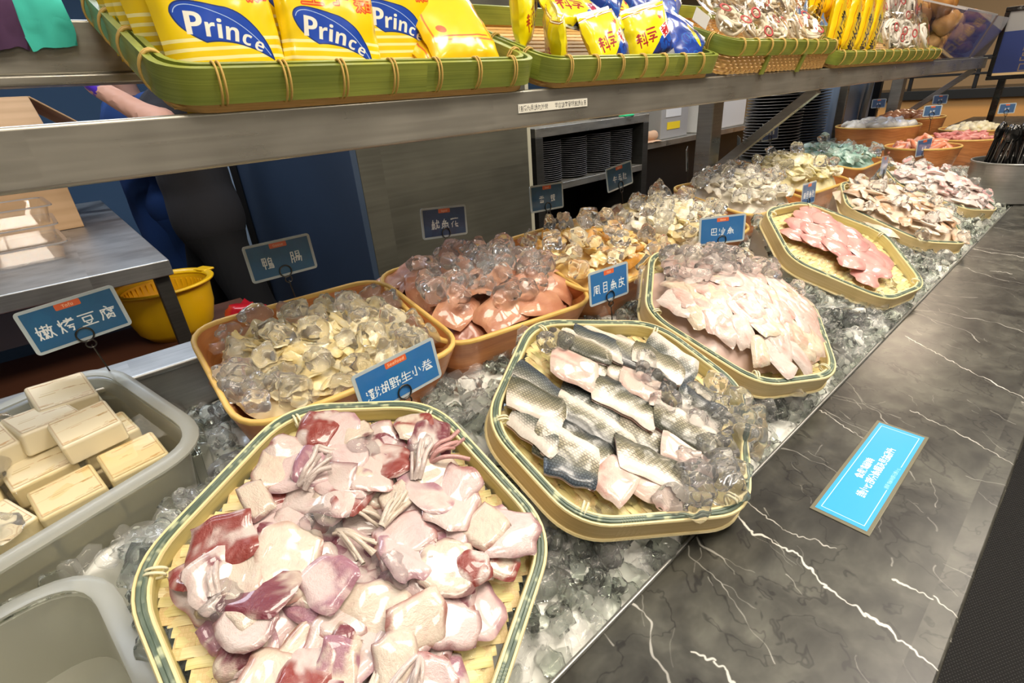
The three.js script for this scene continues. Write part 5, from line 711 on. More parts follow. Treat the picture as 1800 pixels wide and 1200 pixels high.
// cloths draped over the rear rail, left of the first basket
for (const [x, hue, label] of [[0.066, 0x3fb8a8, 'teal cloth draped over the rear shelf rail'], [0.02, 0x4a3050, 'dark purple cloth draped over the rear shelf rail']]) {
  const m = solo('cleaning_cloth', label, 'cloth', sheet({ nu: 16, nv: 18, hx: 0.024, hz: 0.075, th: 0.006, out: (u, v) => [u * (1 + 0.2 * noise(v * 3 + x * 90, 2)), v], bend: (p) => { const a = clamp(p[2] / 0.024, -1.57, 1.57), d = Math.abs(p[2]) - 0.024 * 1.57; return [p[0], (d > 0 ? -d : 0) + 0.026 * Math.cos(a) + 0.006 * noise(p[0] * 90, p[2] * 60, x * 50) + p[1], 0.024 * Math.sin(a) + 0.004 * noise(p[0] * 70 + 5, p[2] * 70, 3) + (d > 0 ? Math.sign(p[2]) * 0.002 : 0)]; } }), std({ color: hue, roughness: 0.95 }), 'cloths on the rear rail');
  m.position.set(x, SY1 + 0.004, SZ1 - 0.015);
}
// ------------------------------------------------------------------ prep table on the kitchen side
{
  const y = 0.95, x0 = -1.3, x1 = 0.186, z0 = -3.5, z1 = -1.7, t = thing('steel_prep_table', 'stainless steel prep table at the left behind the shelf', 'table');
  part(t, 'top', planarUV(span(x0, x1, y - 0.045, y, z0, z1, 0.004)), M.steelBright);
  for (const x of [x0 + 0.04, x1 - 0.03]) for (const z of [z0 + 0.04, z1 - 0.045]) part(t, 'leg', planarUV(span(x - 0.019, x + 0.019, 0, y - 0.045, z - 0.019, z + 0.019)), M.steelDark);
  part(t, 'lower_shelf', planarUV(span(x0 + 0.06, x1 - 0.05, 0.3, 0.325, z0 + 0.06, z1 - 0.07)), M.steelDark);
  // clear boxes
  const clearBox = (label, x, yy, z, yaw, w = 0.2, h = 0.05, d = 0.3) => { const b = thing('clear_container', label, 'container', 'clear plastic containers'); b.position.set(x, yy, z); b.rotation.y = yaw; part(b, 'body', loftRings([roundRect(w / 2 - 0.014, d / 2 - 0.014, 0.03, 5, 0.001), roundRect(w / 2 - 0.004, d / 2 - 0.004, 0.03, 5, h - 0.004), roundRect(w / 2 - 0.006, d / 2 - 0.006, 0.029, 5, h - 0.004), roundRect(w / 2 - 0.016, d / 2 - 0.016, 0.029, 5, 0.004)]), M.clear); part(b, 'rim', sweep(roundRect(w / 2, d / 2, 0.032, 5, h), [[-0.006, -0.002], [0.004, -0.002], [0.004, 0.002], [-0.006, 0.002]], true), phys({ color: 0xd8d4d0, roughness: 0.15, transmission: 0.6, thickness: 0, clearcoat: 1 })); };
  clearBox('clear plastic container at the bottom of the stack on the prep table', -0.12, y, -2.15, 0.05);
  clearBox('clear plastic container in the middle of the stack on the prep table', -0.12, y + 0.053, -2.15, 0.02);
  clearBox('clear plastic container at the top of the stack on the prep table', -0.12, y + 0.106, -2.15, 0.06);
  const gb = thing('grey_tub', 'grey frosted tub at the left edge of the prep table', 'tub'); gb.position.set(-0.3, y, -1.86); part(gb, 'body', loftRings([roundRect(0.1, 0.07, 0.02, 5, 0.001), roundRect(0.115, 0.085, 0.025, 5, 0.16), roundRect(0.112, 0.082, 0.024, 5, 0.16), roundRect(0.097, 0.067, 0.02, 5, 0.004)]), M.frosted); part(gb, 'rim', sweep(roundRect(0.118, 0.088, 0.026, 5, 0.16), [[-0.005, -0.003], [0.004, -0.003], [0.004, 0.003], [-0.005, 0.003]], true), M.frosted);
}
{ // open cardboard box
  const b = thing('cardboard_box', 'open brown cardboard box on the prep table behind the shelf rail', 'box'); b.position.set(-0.24, 0.951, -2.82); b.rotation.y = 0.08; const w = 0.28, h = 0.46, d = 0.22, th = 0.006;
  part(b, 'front_panel', planarUV(span(-w, w, 0, h, d - th, d)), M.cardboard); part(b, 'back_panel', planarUV(span(-w, w, 0, h, -d, -d + th)), M.cardboard); part(b, 'side_panel', planarUV(span(-w, -w + th, 0, h, -d + th, d - th)), M.cardboard); part(b, 'side_panel', planarUV(span(w - th, w, 0, h, -d + th, d - th)), M.cardboard); part(b, 'bottom_panel', span(-w + th, w - th, 0, th, -d + th, d - th), M.cardIn);
  const flap = part(b, 'flap', planarUV(span(-w, w, -0.002, 0.004, 0, 0.16)), M.cardboard); flap.position.set(0, h, d); flap.rotation.x = 0.75;
  const f2 = part(b, 'flap', planarUV(span(0, 0.17, -0.002, 0.004, -d, d)), M.cardboard); f2.position.set(w, h, 0); f2.rotation.z = -0.7;
  const lab = part(b, 'shipping_label', box(0.14, 0.07, 0.001, -0.16, 0.3, d + 0.001), M.paper); part(b, 'red_tape', box(0.1, 0.12, 0.001, -0.28, 0.3, d + 0.0012), M.red);
}
{ // wooden bench, basin, colander insert
  const b = thing('wooden_bench', 'dark brown wooden bench under the yellow basin', 'bench'); const y = 0.655; b.position.set(0, 0, 0);
  for (const [a, c] of [[-2.15, -1.775], [-1.715, -1.45]]) part(b, 'plank', planarUV(span(-0.6, 0.42, y - 0.03, y, a, c)), std({ color: 0x5a3420, roughness: 0.6 })); part(b, 'batten', span(0.3, 0.36, y - 0.05, y - 0.031, -2.12, -1.47), std({ color: 0x4a2a1a, roughness: 0.7 })); for (const x of [-0.55, 0.37]) for (const z of [-2.1, -1.5]) part(b, 'leg', span(x - 0.02, x + 0.02, 0, y - 0.03, z - 0.02, z + 0.02), std({ color: 0x4a2a1a, roughness: 0.7 }));
  const t = thing('yellow_basin', 'yellow plastic basin with pouring lugs under the prep table', 'basin'); t.position.set(0.17, y, -1.945);
  const lathe = (pts, n = 40) => new THREE.LatheGeometry(pts.map((p) => new THREE.Vector2(...p)), n);
  part(t, 'bowl', lathe([[0, 0.001], [0.085, 0.001], [0.11, 0.03], [0.128, 0.09], [0.135, 0.17], [0.132, 0.17], [0.124, 0.09], [0.106, 0.034], [0.082, 0.006], [0, 0.006]]), M.yellowPlastic); part(t, 'rim', lathe([[0.13, 0.168], [0.15, 0.17], [0.152, 0.175], [0.148, 0.18], [0.132, 0.176], [0.13, 0.168]]), M.yellowPlastic); for (const a of [0.4, 3.54]) part(t, 'lug', rbox(0.04, 0.008, 0.06, 0.004).translate(0.15, 0.176, 0).rotateY(a), M.yellowPlastic);
  const c = thing('yellow_colander', 'yellow slotted colander nested inside the basin', 'colander'); c.position.set(0.17, y + 0.03, -1.945); part(c, 'bowl', lathe([[0, 0.001], [0.08, 0.002], [0.108, 0.05], [0.12, 0.13], [0.118, 0.13], [0.105, 0.052], [0.078, 0.005], [0, 0.004]]), phys({ color: 0xe0a808, roughness: 0.4 })); for (let i = 0; i < 40; i++) part(c, 'rib', rbox(0.004, 0.09, 0.003, 0.001).translate(0, 0.08, 0.1135).rotateY(i / 40 * 6.283), M.yellowPlastic);
  const bag = (label, x, yy, z, sx, sy, sz) => { const m = solo('red_bag', label, 'bag', blob(4, (d) => { const r = 1 + 0.35 * noise(d.x * 2.5 + x * 9, d.y * 2.5, d.z * 2.5) + 0.12 * noise(d.x * 7, d.y * 7, d.z * 7); return [d.x * r * sx, Math.max(-sy, d.y * r * sy), d.z * r * sz]; }), M.red, 'red plastic bags'); m.position.set(x, yy + sy, z); };
  bag('crumpled red plastic bag right of the yellow basin', 0.35, y, -1.8, 0.06, 0.045, 0.07); bag('flat red plastic bag below the tofu card', -0.15, y, -1.58, 0.1, 0.02, 0.05);
  const bp = thing('blue_crate', 'light blue plastic crate at the left edge of the picture', 'crate'); bp.position.set(-0.4, y, -1.55); part(bp, 'body', loftRings([roundRect(0.1, 0.07, 0.02, 4, 0.001), roundRect(0.115, 0.08, 0.02, 4, 0.1), roundRect(0.11, 0.075, 0.018, 4, 0.1), roundRect(0.095, 0.065, 0.018, 4, 0.005)]), M.bluePlastic); part(bp, 'rim', sweep(roundRect(0.118, 0.083, 0.02, 4, 0.1), [[-0.005, -0.004], [0.004, -0.004], [0.004, 0.004], [-0.005, 0.004]], true), M.bluePlastic);
}
// ------------------------------------------------------------------ steel cabinet and what stands right of it
{
  const c = thing('steel_cabinet', 'tall olive grey cabinet behind the squid bowl', 'cabinet');
  part(c, 'front_door', planarUV(span(0.9, 1.78, 0.1, 2.2, -1.93, -1.9)), M.panel); part(c, 'side_panel', span(0.875, 0.9, 0.1, 2.2, -3.5, -1.9), std({ color: 0x44546a, metalness: 0.3, roughness: 0.5 }), 'slate blue side panel'); part(c, 'body', span(0.9, 1.78, 0.1, 2.2, -3.5, -1.931), M.steelDark); part(c, 'plinth', span(0.93, 1.75, 0, 0.1, -3.45, -1.95), M.black);  // side colour holds the blue light the same steel reflects
  const e = part(c, 'corner_trim', span(1.785, 1.83, 0.1, 2.2, -2.0, -1.93), std({ color: 0xc8c6b0, roughness: 0.5 }));
  const wdoor = thing('door_frame_strip', 'pale metal door strip left of the blue-tinted cabinet side', 'door trim'); part(wdoor, 'strip', span(0.79, 0.832, 0, 2.2, -3.5, -3.45), std({ color: 0xb8d0e8, roughness: 0.4 })); part(wdoor, 'gasket', span(0.832, 0.87, 0, 2.2, -3.5, -3.45), M.black);
}
const plateGeo = new THREE.LatheGeometry([[0, 0], [0.07, 0], [0.085, 0.004], [0.118, 0.011], [0.12, 0.013], [0.117, 0.0135], [0.083, 0.0065], [0.068, 0.0025], [0, 0.0025]].map((p) => new THREE.Vector2(...p)), 28), plateRimGeo = new THREE.TorusGeometry(0.1195, 0.0011, 5, 36).rotateX(Math.PI / 2).translate(0, 0.013, 0);
const plate0 = (label, group, rimMat) => { const p = thing('black_plate', label, 'plate', group); part(p, 'dish', plateGeo, M.plate); part(p, 'rim', plateRimGeo, rimMat, 'worn pale rim'); return p; };  // rim ring is paler than the dish
function plateStack(label, group, x, y, z, n, pitch, lean = 0, rimMat = M.plateRim, s = 1) { const p = plate0(label, group, rimMat); for (let i = 0; i < n; i++) { const q = i ? copyOf(p, label, group) : p; q.position.set(x + lean * i * 0.0008 + rr(-0.0015, 0.0015), y + i * pitch, z + rr(-0.0015, 0.0015)); q.scale.setScalar(s); } }
{
  const x0 = 2.12, x1 = 3.2, y1 = 1.12, z0 = -2.8, z1 = -2.2, r = thing('plate_rack', 'stainless steel rack cabinet holding four stacks of black plates', 'rack');
  part(r, 'top', planarUV(span(x0, x1, y1 - 0.05, y1, z0, z1)), M.steel); part(r, 'back', span(x0, x1, 0.05, y1 - 0.05, z0, z0 + 0.02), M.black); for (const [a, b] of [[x0, x0 + 0.06], [x1 - 0.06, x1]]) part(r, 'upright', planarUV(span(a, b, 0, y1 - 0.05, z0 + 0.02, z1)), M.steelDark); part(r, 'shelf', planarUV(span(x0 + 0.06, x1 - 0.06, 0.76, 0.8, z0 + 0.02, z1)), M.steel); part(r, 'lower_shelf', planarUV(span(x0 + 0.06, x1 - 0.06, 0.25, 0.28, z0 + 0.02, z1)), M.steelDark);
  const W = ['leftmost', 'second', 'third', 'rightmost'], dim = std({ color: 0x8e8e94, roughness: 0.4 }); [2.31, 2.545, 2.78, 3.015].forEach((x, i) => plateStack(`black plate in the ${W[i]} stack of the steel rack`, `plates in the ${W[i]} rack stack`, x, 0.801, -2.34, 20, 0.0118, 0, dim, 0.94));
  const tr = thing('black_tray', 'black tray stacked on the plate rack, lowest', 'tray', 'black trays on the rack'); part(tr, 'body', loftRings([roundRect(0.15, 0.1, 0.03, 5, 0), roundRect(0.17, 0.12, 0.03, 5, 0.022), roundRect(0.165, 0.115, 0.028, 5, 0.022), roundRect(0.146, 0.096, 0.028, 5, 0.004)]), M.blackGloss); part(tr, 'rim', sweep(roundRect(0.171, 0.121, 0.03, 5, 0.022), [[-0.003, -0.002], [0.003, -0.002], [0.003, 0.002], [-0.003, 0.002]], true), M.black); tr.position.set(2.95, y1, -2.42); ['middle', 'top'].forEach((w, i) => copyOf(tr, `black tray stacked on the plate rack, ${w}`).position.set(2.95, y1 + 0.014 * (i + 1), -2.42));
  const sc = thing('green_tongs', 'bright green handled scissors lying on the plate rack', 'scissors'); sc.position.set(2.98, y1 + 0.006, -2.225); for (const z of [-0.02, 0.02]) part(sc, 'handle', new THREE.TorusGeometry(0.028, 0.006, 8, 24).rotateX(Math.PI / 2).scale(1.5, 1, 0.6).translate(0, 0, z), M.green, 'bright green handle'); part(sc, 'blade', rbox(0.1, 0.003, 0.014, 0.001, 0.09, 0, 0), M.steelBright);
  const bw = thing('white_bowl', 'upturned pale bowl on the plate rack', 'bowl'); bw.position.set(3.13, y1 + 0.06, -2.5); part(bw, 'shell', new THREE.LatheGeometry([[0, 0.05], [0.05, 0.048], [0.09, 0.02], [0.1, -0.02], [0.097, -0.02], [0.087, 0.018], [0.05, 0.044], [0, 0.046]].map((p) => new THREE.Vector2(...p)), 32), std({ color: 0xc8d8c0, roughness: 0.4 })); part(bw, 'foot', cyl(0.035, 0.035, 0.01).translate(0, 0.055, 0), std({ color: 0xc8d8c0, roughness: 0.4 }));
}
{
  const s = thing('side_counter', 'low steel side counter with a rolled towel, right of the rack', 'counter'); part(s, 'top', planarUV(span(3.22, 5.6, 0.88, 0.92, -2.9, -2.25)), M.steel); part(s, 'front', span(3.25, 5.57, 0.02, 0.88, -2.85, -2.3), M.black); 
  const tw = solo('rolled_towel', 'rolled beige towel on the side counter', 'towel', tube([[-0.11, 0, 0.01], [-0.04, 0.004, 0], [0.04, -0.002, 0], [0.11, 0, -0.01]], 0.036, 20, 16), M.towel); tw.position.set(3.36, 0.957, -2.33);
  const tw2 = solo('folded_cloth', 'flat beige cloth under the rolled towel', 'towel', sheet({ hx: 0.11, hz: 0.05, th: 0.012, bend: (p) => [p[0], p[1] + 0.003 * noise(p[0] * 40, p[2] * 40), p[2]] }), M.towel); tw2.position.set(3.33, 0.926, -2.29); 
  const m = thing('kitchen_machine', 'grey kitchen machine with papers taped on its door', 'machine'); part(m, 'body', span(3.5, 3.86, 0.92, 1.5, -2.7, -2.3, 0.01), std({ color: 0xb4b4b2, metalness: 0.3, roughness: 0.45 })); part(m, 'knob', cyl(0.02, 0.022, 0.02).rotateX(Math.PI / 2).translate(3.8, 1.34, -2.29), M.black); part(m, 'notice', box(0.17, 0.14, 0.002, 3.61, 1.3, -2.298), M.paper, 'white paper notice'); part(m, 'notice', box(0.2, 0.1, 0.002, 3.65, 1.12, -2.298), M.paper, 'white paper notice'); part(m, 'notice', box(0.17, 0.05, 0.002, 3.66, 1.01, -2.298), M.yellowPaper, 'yellow paper strip');
  const f = thing('white_cabinet', 'light grey low refrigerator behind the shelf post', 'refrigerator'); part(f, 'body', span(4.0, 4.75, 0.92, 1.16, -2.75, -2.28, 0.015), M.white); part(f, 'lid', span(3.99, 4.76, 1.16, 1.185, -2.76, -2.27, 0.008), phys({ color: 0xf2f2f2, roughness: 0.25, clearcoat: 0.5 }));
  const g = thing('meat_slicer', 'shiny steel slicer behind the diagonal brace', 'machine'); g.position.set(4.5, 1.186, -2.5); part(g, 'body', rbox(0.4, 0.2, 0.3, 0.05, 0, 0.1, 0), M.steelBright); part(g, 'blade', cyl(0.13, 0.13, 0.012, 36).rotateX(Math.PI / 2).translate(-0.12, 0.25, 0.1), M.steelBright); part(g, 'guard', rbox(0.28, 0.18, 0.02, 0.01).rotateZ(0.5).translate(0.05, 0.3, 0.12), M.white); part(g, 'handle', tube([[-0.28, 0.05, 0.16], [-0.22, 0.2, 0.16], [-0.16, 0.3, 0.14]], 0.012, 12, 8), M.black);
}
{ // tall plate stacks and the steel column
  const t = thing('plate_trolley', 'dark trolley carrying two tall stacks of black plates', 'trolley'); part(t, 'deck', planarUV(span(2.62, 3.36, 0.9, 0.925, -1.36, -1.06)), M.steelDark); for (const x of [2.65, 3.33]) for (const z of [-1.33, -1.09]) part(t, 'leg', span(x - 0.012, x + 0.012, 0, 0.9, z - 0.012, z + 0.012), M.steelDark); part(t, 'upright', planarUV(span(3.335, 3.36, 0.925, 1.5, -1.1, -1.06)), M.steel);
  plateStack('black plate with pale rim in the left tall stack', 'plates in the left tall stack', 2.8, 0.926, -1.2, 30, 0.0135, 0.5, M.plateRim, 1.08); plateStack('black plate with pale rim in the right tall stack', 'plates in the right tall stack', 3.12, 0.926, -1.2, 30, 0.0135, 0.4, M.plateRim, 1.08);
  const c = thing('steel_column', 'tall mirror-like steel boiler column with blue reflections', 'boiler'); part(c, 'body', planarUV(rbox(0.62, 1.9, 0.4, 0.06, 3.78, 0.95, -1.34)), std({ color: 0x9ab6de, metalness: 0.4, roughness: 0.28 })); part(c, 'pipe', tube([[3.86, 1.7, -1.12], [3.87, 1.3, -1.11], [3.85, 1.05, -1.12], [3.86, 0.9, -1.12]], 0.018, 16, 10), M.steelBright); part(c, 'edge_strip', span(4.1, 4.14, 0.0, 1.9, -1.16, -1.12), M.black);  // blue reflected light is put into the body colour
}
// ------------------------------------------------------------------ round wooden tubs at the far end
function tub(label, x, z, r, h, lean = 0.82, ry = 0) { const t = thing('wooden_tub', label, 'tub', 'round wooden tubs'); t.position.set(x, K + 0.001 + ry, z); part(t, 'body', new THREE.LatheGeometry([[0, 0], [r * lean, 0], [r, h], [r - 0.007, h], [r * lean - 0.008, 0.012], [0, 0.012]].map((p) => new THREE.Vector2(...p)), 48), M.wood); part(t, 'rim', new THREE.TorusGeometry(r - 0.003, 0.0042, 6, 48).rotateX(Math.PI / 2).translate(0, h, 0), M.woodEdge); return t; }
function fill(x, z, r, h, n, name, label, category, group, make, mat, stack = 2) { for (let i = 0; i < n; i++) { const a = i * 2.4, q = r * 0.78 * Math.sqrt((i + 0.5) / n), m = solo(name, label, category, make(i), mat, group); m.position.set(x + q * Math.cos(a), K + h - 0.02 + 0.035 * (1 - (q / r) ** 2) + rr(-0.005, 0.005), z + q * Math.sin(a)); m.rotation.set(rr(-0.5, 0.5), rr(0, 6), rr(-0.5, 0.5)); } }
const bead = (c, sx, sy, sz) => { const k = rr(0, 99); return blob(2, (d) => { const r = 1 + 0.18 * noise(d.x * 2 + k, d.y * 2, d.z * 2); return [d.x * r * sx, d.y * r * sy, d.z * r * sz]; }, (d) => mix3(c[0], c[1], smooth(-0.3, 0.5, noise(d.x * 2 + k, d.y * 2, d.z * 2)))); };
tub('large round wooden tub of white fish balls before the steel column', 3.0, -0.8, 0.17, 0.2); fill(3.0, -0.8, 0.165, 0.2, 34, 'fish_ball', 'white fish ball in the large wooden tub', 'fish ball', 'fish balls', () => bead([lin(0xdedcd4), lin(0xc8c6c0)], 0.03, 0.022, 0.028), M.damp);
tub('round wooden tub of orange-pink sticks beside the ice', 2.62, -0.53, 0.125, 0.155, 0.7, 0.0); fill(2.62, -0.53, 0.12, 0.155, 24, 'crab_stick', 'orange and white crab stick in the wooden tub beside the ice', 'crab stick', 'crab sticks', () => bead([lin(0xe8845c), lin(0xf2c4b0)], 0.045, 0.012, 0.013), M.damp);
tub('round wooden tub of pink sausages behind the crab sticks', 3.0, -0.47, 0.14, 0.15); fill(3.0, -0.47, 0.13, 0.15, 40, 'sausage', 'small pink sausage in the tub behind the crab sticks', 'sausage', 'pink sausages', () => bead([lin(0xc8706c), lin(0xe09c94)], 0.028, 0.011, 0.011), M.damp);
tub('round wooden tub of cream garlic-like pieces behind the sausages', 3.4, -0.5, 0.14, 0.15); fill(3.4, -0.5, 0.13, 0.15, 34, 'cream_dumpling', 'cream coloured piece in the tub behind the sausages', 'dumpling', 'cream pieces', () => bead([lin(0xe4d8ae), lin(0xf0e8cc)], 0.022, 0.018, 0.02), M.damp);
tub('round wooden tub of brown meatballs at the far left', 3.6, -0.82, 0.16, 0.19); fill(3.6, -0.82, 0.155, 0.19, 30, 'meatball', 'brown meatball in the far left wooden tub', 'meatball', 'meatballs', () => bead([lin(0x9a5c30), lin(0xb87a48)], 0.03, 0.026, 0.03), M.damp);
for (const [x, z, n, y] of [[3.5, -0.95, 'small blue card above the meatballs', 0.27], [3.68, -0.72, 'small blue card right of the meatballs', 0.27], [3.5, -0.42, 'small blue card above the cream pieces', 0.23], [2.98, -0.6, 'small blue card on the large tub rim', 0.26]]) signCard(n, '百合', { x, y, z, yaw: -0.9, w: 0.07, h: 0.045, tab: '', bg: '#3f5f8c', stem: 0.06, size: 0.8 });
{ // utensil bin
  const b = thing('steel_utensil_bin', 'round brushed steel bin of black tongs at the right edge', 'bin'); b.position.set(2.5, K + 0.001, -0.235); part(b, 'wall', new THREE.LatheGeometry([[0, 0], [0.112, 0], [0.115, 0.004], [0.115, 0.125], [0.118, 0.128], [0.115, 0.131], [0.112, 0.127], [0.112, 0.005], [0, 0.004]].map((p) => new THREE.Vector2(...p)), 56), M.steelBright); part(b, 'bead', new THREE.TorusGeometry(0.116, 0.003, 8, 56).rotateX(Math.PI / 2).translate(0, 0.128, 0), M.steelBright);
  for (let i = 0; i < 16; i++) { const a = i * 2.399, q = 0.085 * Math.sqrt((i + 0.5) / 16), t = thing('serving_tongs', 'black handled serving tongs standing in the steel bin', 'tongs', 'tongs in the steel bin'); t.position.set(2.5 + q * Math.cos(a), K + 0.012, -0.235 + q * Math.sin(a)); t.rotation.set(rr(-0.12, 0.2), a, rr(-0.2, 0.05)); for (const s of [-1, 1]) { part(t, 'arm', tube([[0, 0, 0.004 * s], [0, 0.08, 0.012 * s], [0, 0.15, 0.014 * s], [0, 0.2, 0.008 * s]], 0.0045, 12, 8), M.blackGloss); } part(t, 'grip', blob(3, (d) => [d.x * 0.013, 0.21 + d.y * 0.028, d.z * 0.018]), M.blackGloss); part(t, 'wire', tube([[0.01, 0.02, 0], [0.012, 0.12, 0.004], [0.014, 0.2, 0]], 0.0013, 8, 5), M.steelBright); }
}
{ // notice stand
  const s = thing('notice_stand', 'black framed navy notice board on black posts at the right edge', 'sign'); const x = 3.85, z0 = -0.585, z1 = -0.2, y0 = K + 0.345, y1 = K + 0.67;
  part(s, 'frame', merge([span(x, x + 0.02, y0, y0 + 0.02, z0, z1), span(x, x + 0.02, y1 - 0.02, y1, z0, z1), span(x, x + 0.02, y0 + 0.02, y1 - 0.02, z0, z0 + 0.02), span(x, x + 0.02, y0 + 0.02, y1 - 0.02, z1 - 0.02, z1)]), M.blackGloss); part(s, 'backing', span(x + 0.012, x + 0.018, y0 + 0.01, y1 - 0.01, z0 + 0.01, z1 - 0.01), M.black);
  const t = canvas(360, 300, (g, W, H) => { g.fillStyle = '#23356e'; g.fillRect(0, 0, W, H); g.fillStyle = '#9a9894'; g.fillRect(0, 0, W, 92); g.fillStyle = '#3a3432'; g.font = 'bold 44px serif'; g.fillText('Re', 130, 60); g.strokeStyle = '#86725a'; ['時', '鮮', '出', '口'].forEach((c, i) => glyph(g, c, 96, 98 + i * 48, 40, 5)); g.fillStyle = '#e8c890'; g.fillRect(0, H - 12, W, 12); });
  const p = printed(s, 'notice_print', z1 - z0 - 0.04, y1 - y0 - 0.04, t, 0.5, 0.3); p.rotation.y = -Math.PI / 2; p.position.set(x + 0.01, (y0 + y1) / 2, (z0 + z1) / 2);
  for (const z of [z0 + 0.05, z1 - 0.1]) part(s, 'post', span(x + 0.022, x + 0.052, K + 0.001, y1 - 0.03, z, z + 0.03), M.blackGloss); part(s, 'foot', span(x - 0.05, x + 0.12, K + 0.0, K + 0.012, z0 + 0.03, z1 - 0.05), M.blackGloss);
}
{ // far counter
  const c = thing('far_counter', 'far wooden fronted counter with dark stone top', 'counter'); part(c, 'wood_front', span(6.6, 7.2, 0, 0.98, -2.4, 0.6), std({ color: 0xe2a860, roughness: 0.5 })); part(c, 'stone_top', span(6.55, 7.25, 0.981, 1.06, -2.45, 0.65), M.stoneDark);
  const rk = thing('black_rack', 'black metal rack standing on the far counter', 'rack'); for (const z of [-1.6, -1.1, -0.6]) part(rk, 'post', span(6.7, 6.73, 1.061, 1.32, z, z + 0.03), M.black); part(rk, 'rail', span(6.69, 6.74, 1.29, 1.325, -1.7, -0.5), M.black); part(rk, 'rail', span(6.69, 6.74, 1.17, 1.19, -1.7, -0.5), M.black);
  const pn = thing('light_panel', 'pale blue lit wall panel at the upper right', 'panel'); part(pn, 'face', span(7.6, 7.62, 1.45, 2.1, -0.7, 0.5), std({ color: 0xb8dcec, roughness: 0.4 })); part(pn, 'frame', span(7.62, 7.65, 1.4, 2.15, -0.75, 0.55), M.white);
}
// ------------------------------------------------------------------ people
function fieldMesh(bones, cell, smoothK, pad = 0.03) {  // bones: [ax,ay,az, bx,by,bz, r0, r1]
  const lo = [1e9, 1e9, 1e9], hi = [-1e9, -1e9, -1e9]; for (const b of bones) for (let i = 0; i < 3; i++) { const r = Math.max(b[6], b[7]) + pad; lo[i] = Math.min(lo[i], b[i] - r, b[i + 3] - r); hi[i] = Math.max(hi[i], b[i] + r, b[i + 3] + r); }
  const size = Math.max(...hi.map((h, i) => h - lo[i])), res = Math.min(150, Math.ceil(size / cell)), half = size / 2, c = hi.map((h, i) => (h + lo[i]) / 2), mc = new MarchingCubes(res, M.skin, false, false, 120000);
  mc.isolation = 0; mc.field.fill(-1);
  const hs = res / 2, at = (i, k) => c[k] + (i - hs) / hs * half;
  for (let z = 0; z < res; z++) { const pz = at(z, 2); if (pz < lo[2] || pz > hi[2]) continue; for (let y = 0; y < res; y++) { const py = at(y, 1); if (py < lo[1] || py > hi[1]) continue; for (let x = 0; x < res; x++) { const px = at(x, 0); if (px < lo[0] || px > hi[0]) continue;
    let d = 1e9;
    for (const b of bones) { const vx = b[3] - b[0], vy = b[4] - b[1], vz = b[5] - b[2], t = clamp(((px - b[0]) * vx + (py - b[1]) * vy + (pz - b[2]) * vz) / (vx * vx + vy * vy + vz * vz + 1e-9), 0, 1), q = Math.hypot(px - b[0] - vx * t, py - b[1] - vy * t, (pz - b[2] - vz * t)) - lerp(b[6], b[7], t); if (q - d > smoothK) continue; const h = clamp(0.5 + 0.5 * (d - q) / smoothK, 0, 1); d = d > 1e8 ? q : lerp(d, q, h) - smoothK * h * (1 - h); }
    mc.field[x + y * res + z * res * res] = -d; } } }
  mc.update();
  const n = mc.count, pos = new Float32Array(n * 3), nor = new Float32Array(n * 3); for (let i = 0; i < n; i++) { for (let k = 0; k < 3; k++) { pos[i * 3 + k] = c[k] + mc.positionArray[i * 3 + k] * half; nor[i * 3 + k] = mc.normalArray[i * 3 + k]; } }
  let g = new THREE.BufferGeometry(); g.setAttribute('position', new THREE.BufferAttribute(pos, 3)); g = mergeVertices(g, 1e-4); g.computeVertexNormals();
  const uv = new Float32Array(g.attributes.position.count * 2); for (let i = 0; i < uv.length / 2; i++) { uv[i * 2] = g.attributes.position.getX(i) * 6; uv[i * 2 + 1] = g.attributes.position.getY(i) * 6; } g.setAttribute('uv', new THREE.BufferAttribute(uv, 2)); return g;
}
// local axes: faces +z, y up, feet at y = 0
function hand(wr, dir, side, curlA = 0.5) {         // palm and five fingers beyond a wrist
  const D = V3(...dir).normalize(), S = V3(...side).normalize(), N = D.clone().cross(S).normalize(), W = V3(...wr), P = (a, b, c) => W.clone().addScaledVector(D, a).addScaledVector(S, b).addScaledVector(N, c), out = [], add = (a, b, r0, r1) => out.push([a.x, a.y, a.z, b.x, b.y, b.z, r0, r1]);
  for (const s of [-0.024, 0, 0.024]) add(P(0.0, s * 0.6, 0), P(0.085, s, 0), 0.017, 0.015);
  [[-0.03, 0.062], [-0.01, 0.074], [0.01, 0.07], [0.03, 0.055]].forEach(([s, L]) => { const a = P(0.085, s, 0), b = P(0.085 + L * 0.5, s * 1.1, curlA * 0.01), c = P(0.085 + L * 0.95, s * 1.1, curlA * 0.035); add(a, b, 0.0095, 0.009); add(b, c, 0.009, 0.0075); });
  const t0 = P(0.02, -0.03, 0.0), t1 = P(0.06, -0.055, 0.012), t2 = P(0.09, -0.058, 0.022); add(t0, t1, 0.014, 0.011); add(t1, t2, 0.011, 0.0085); return out;
}
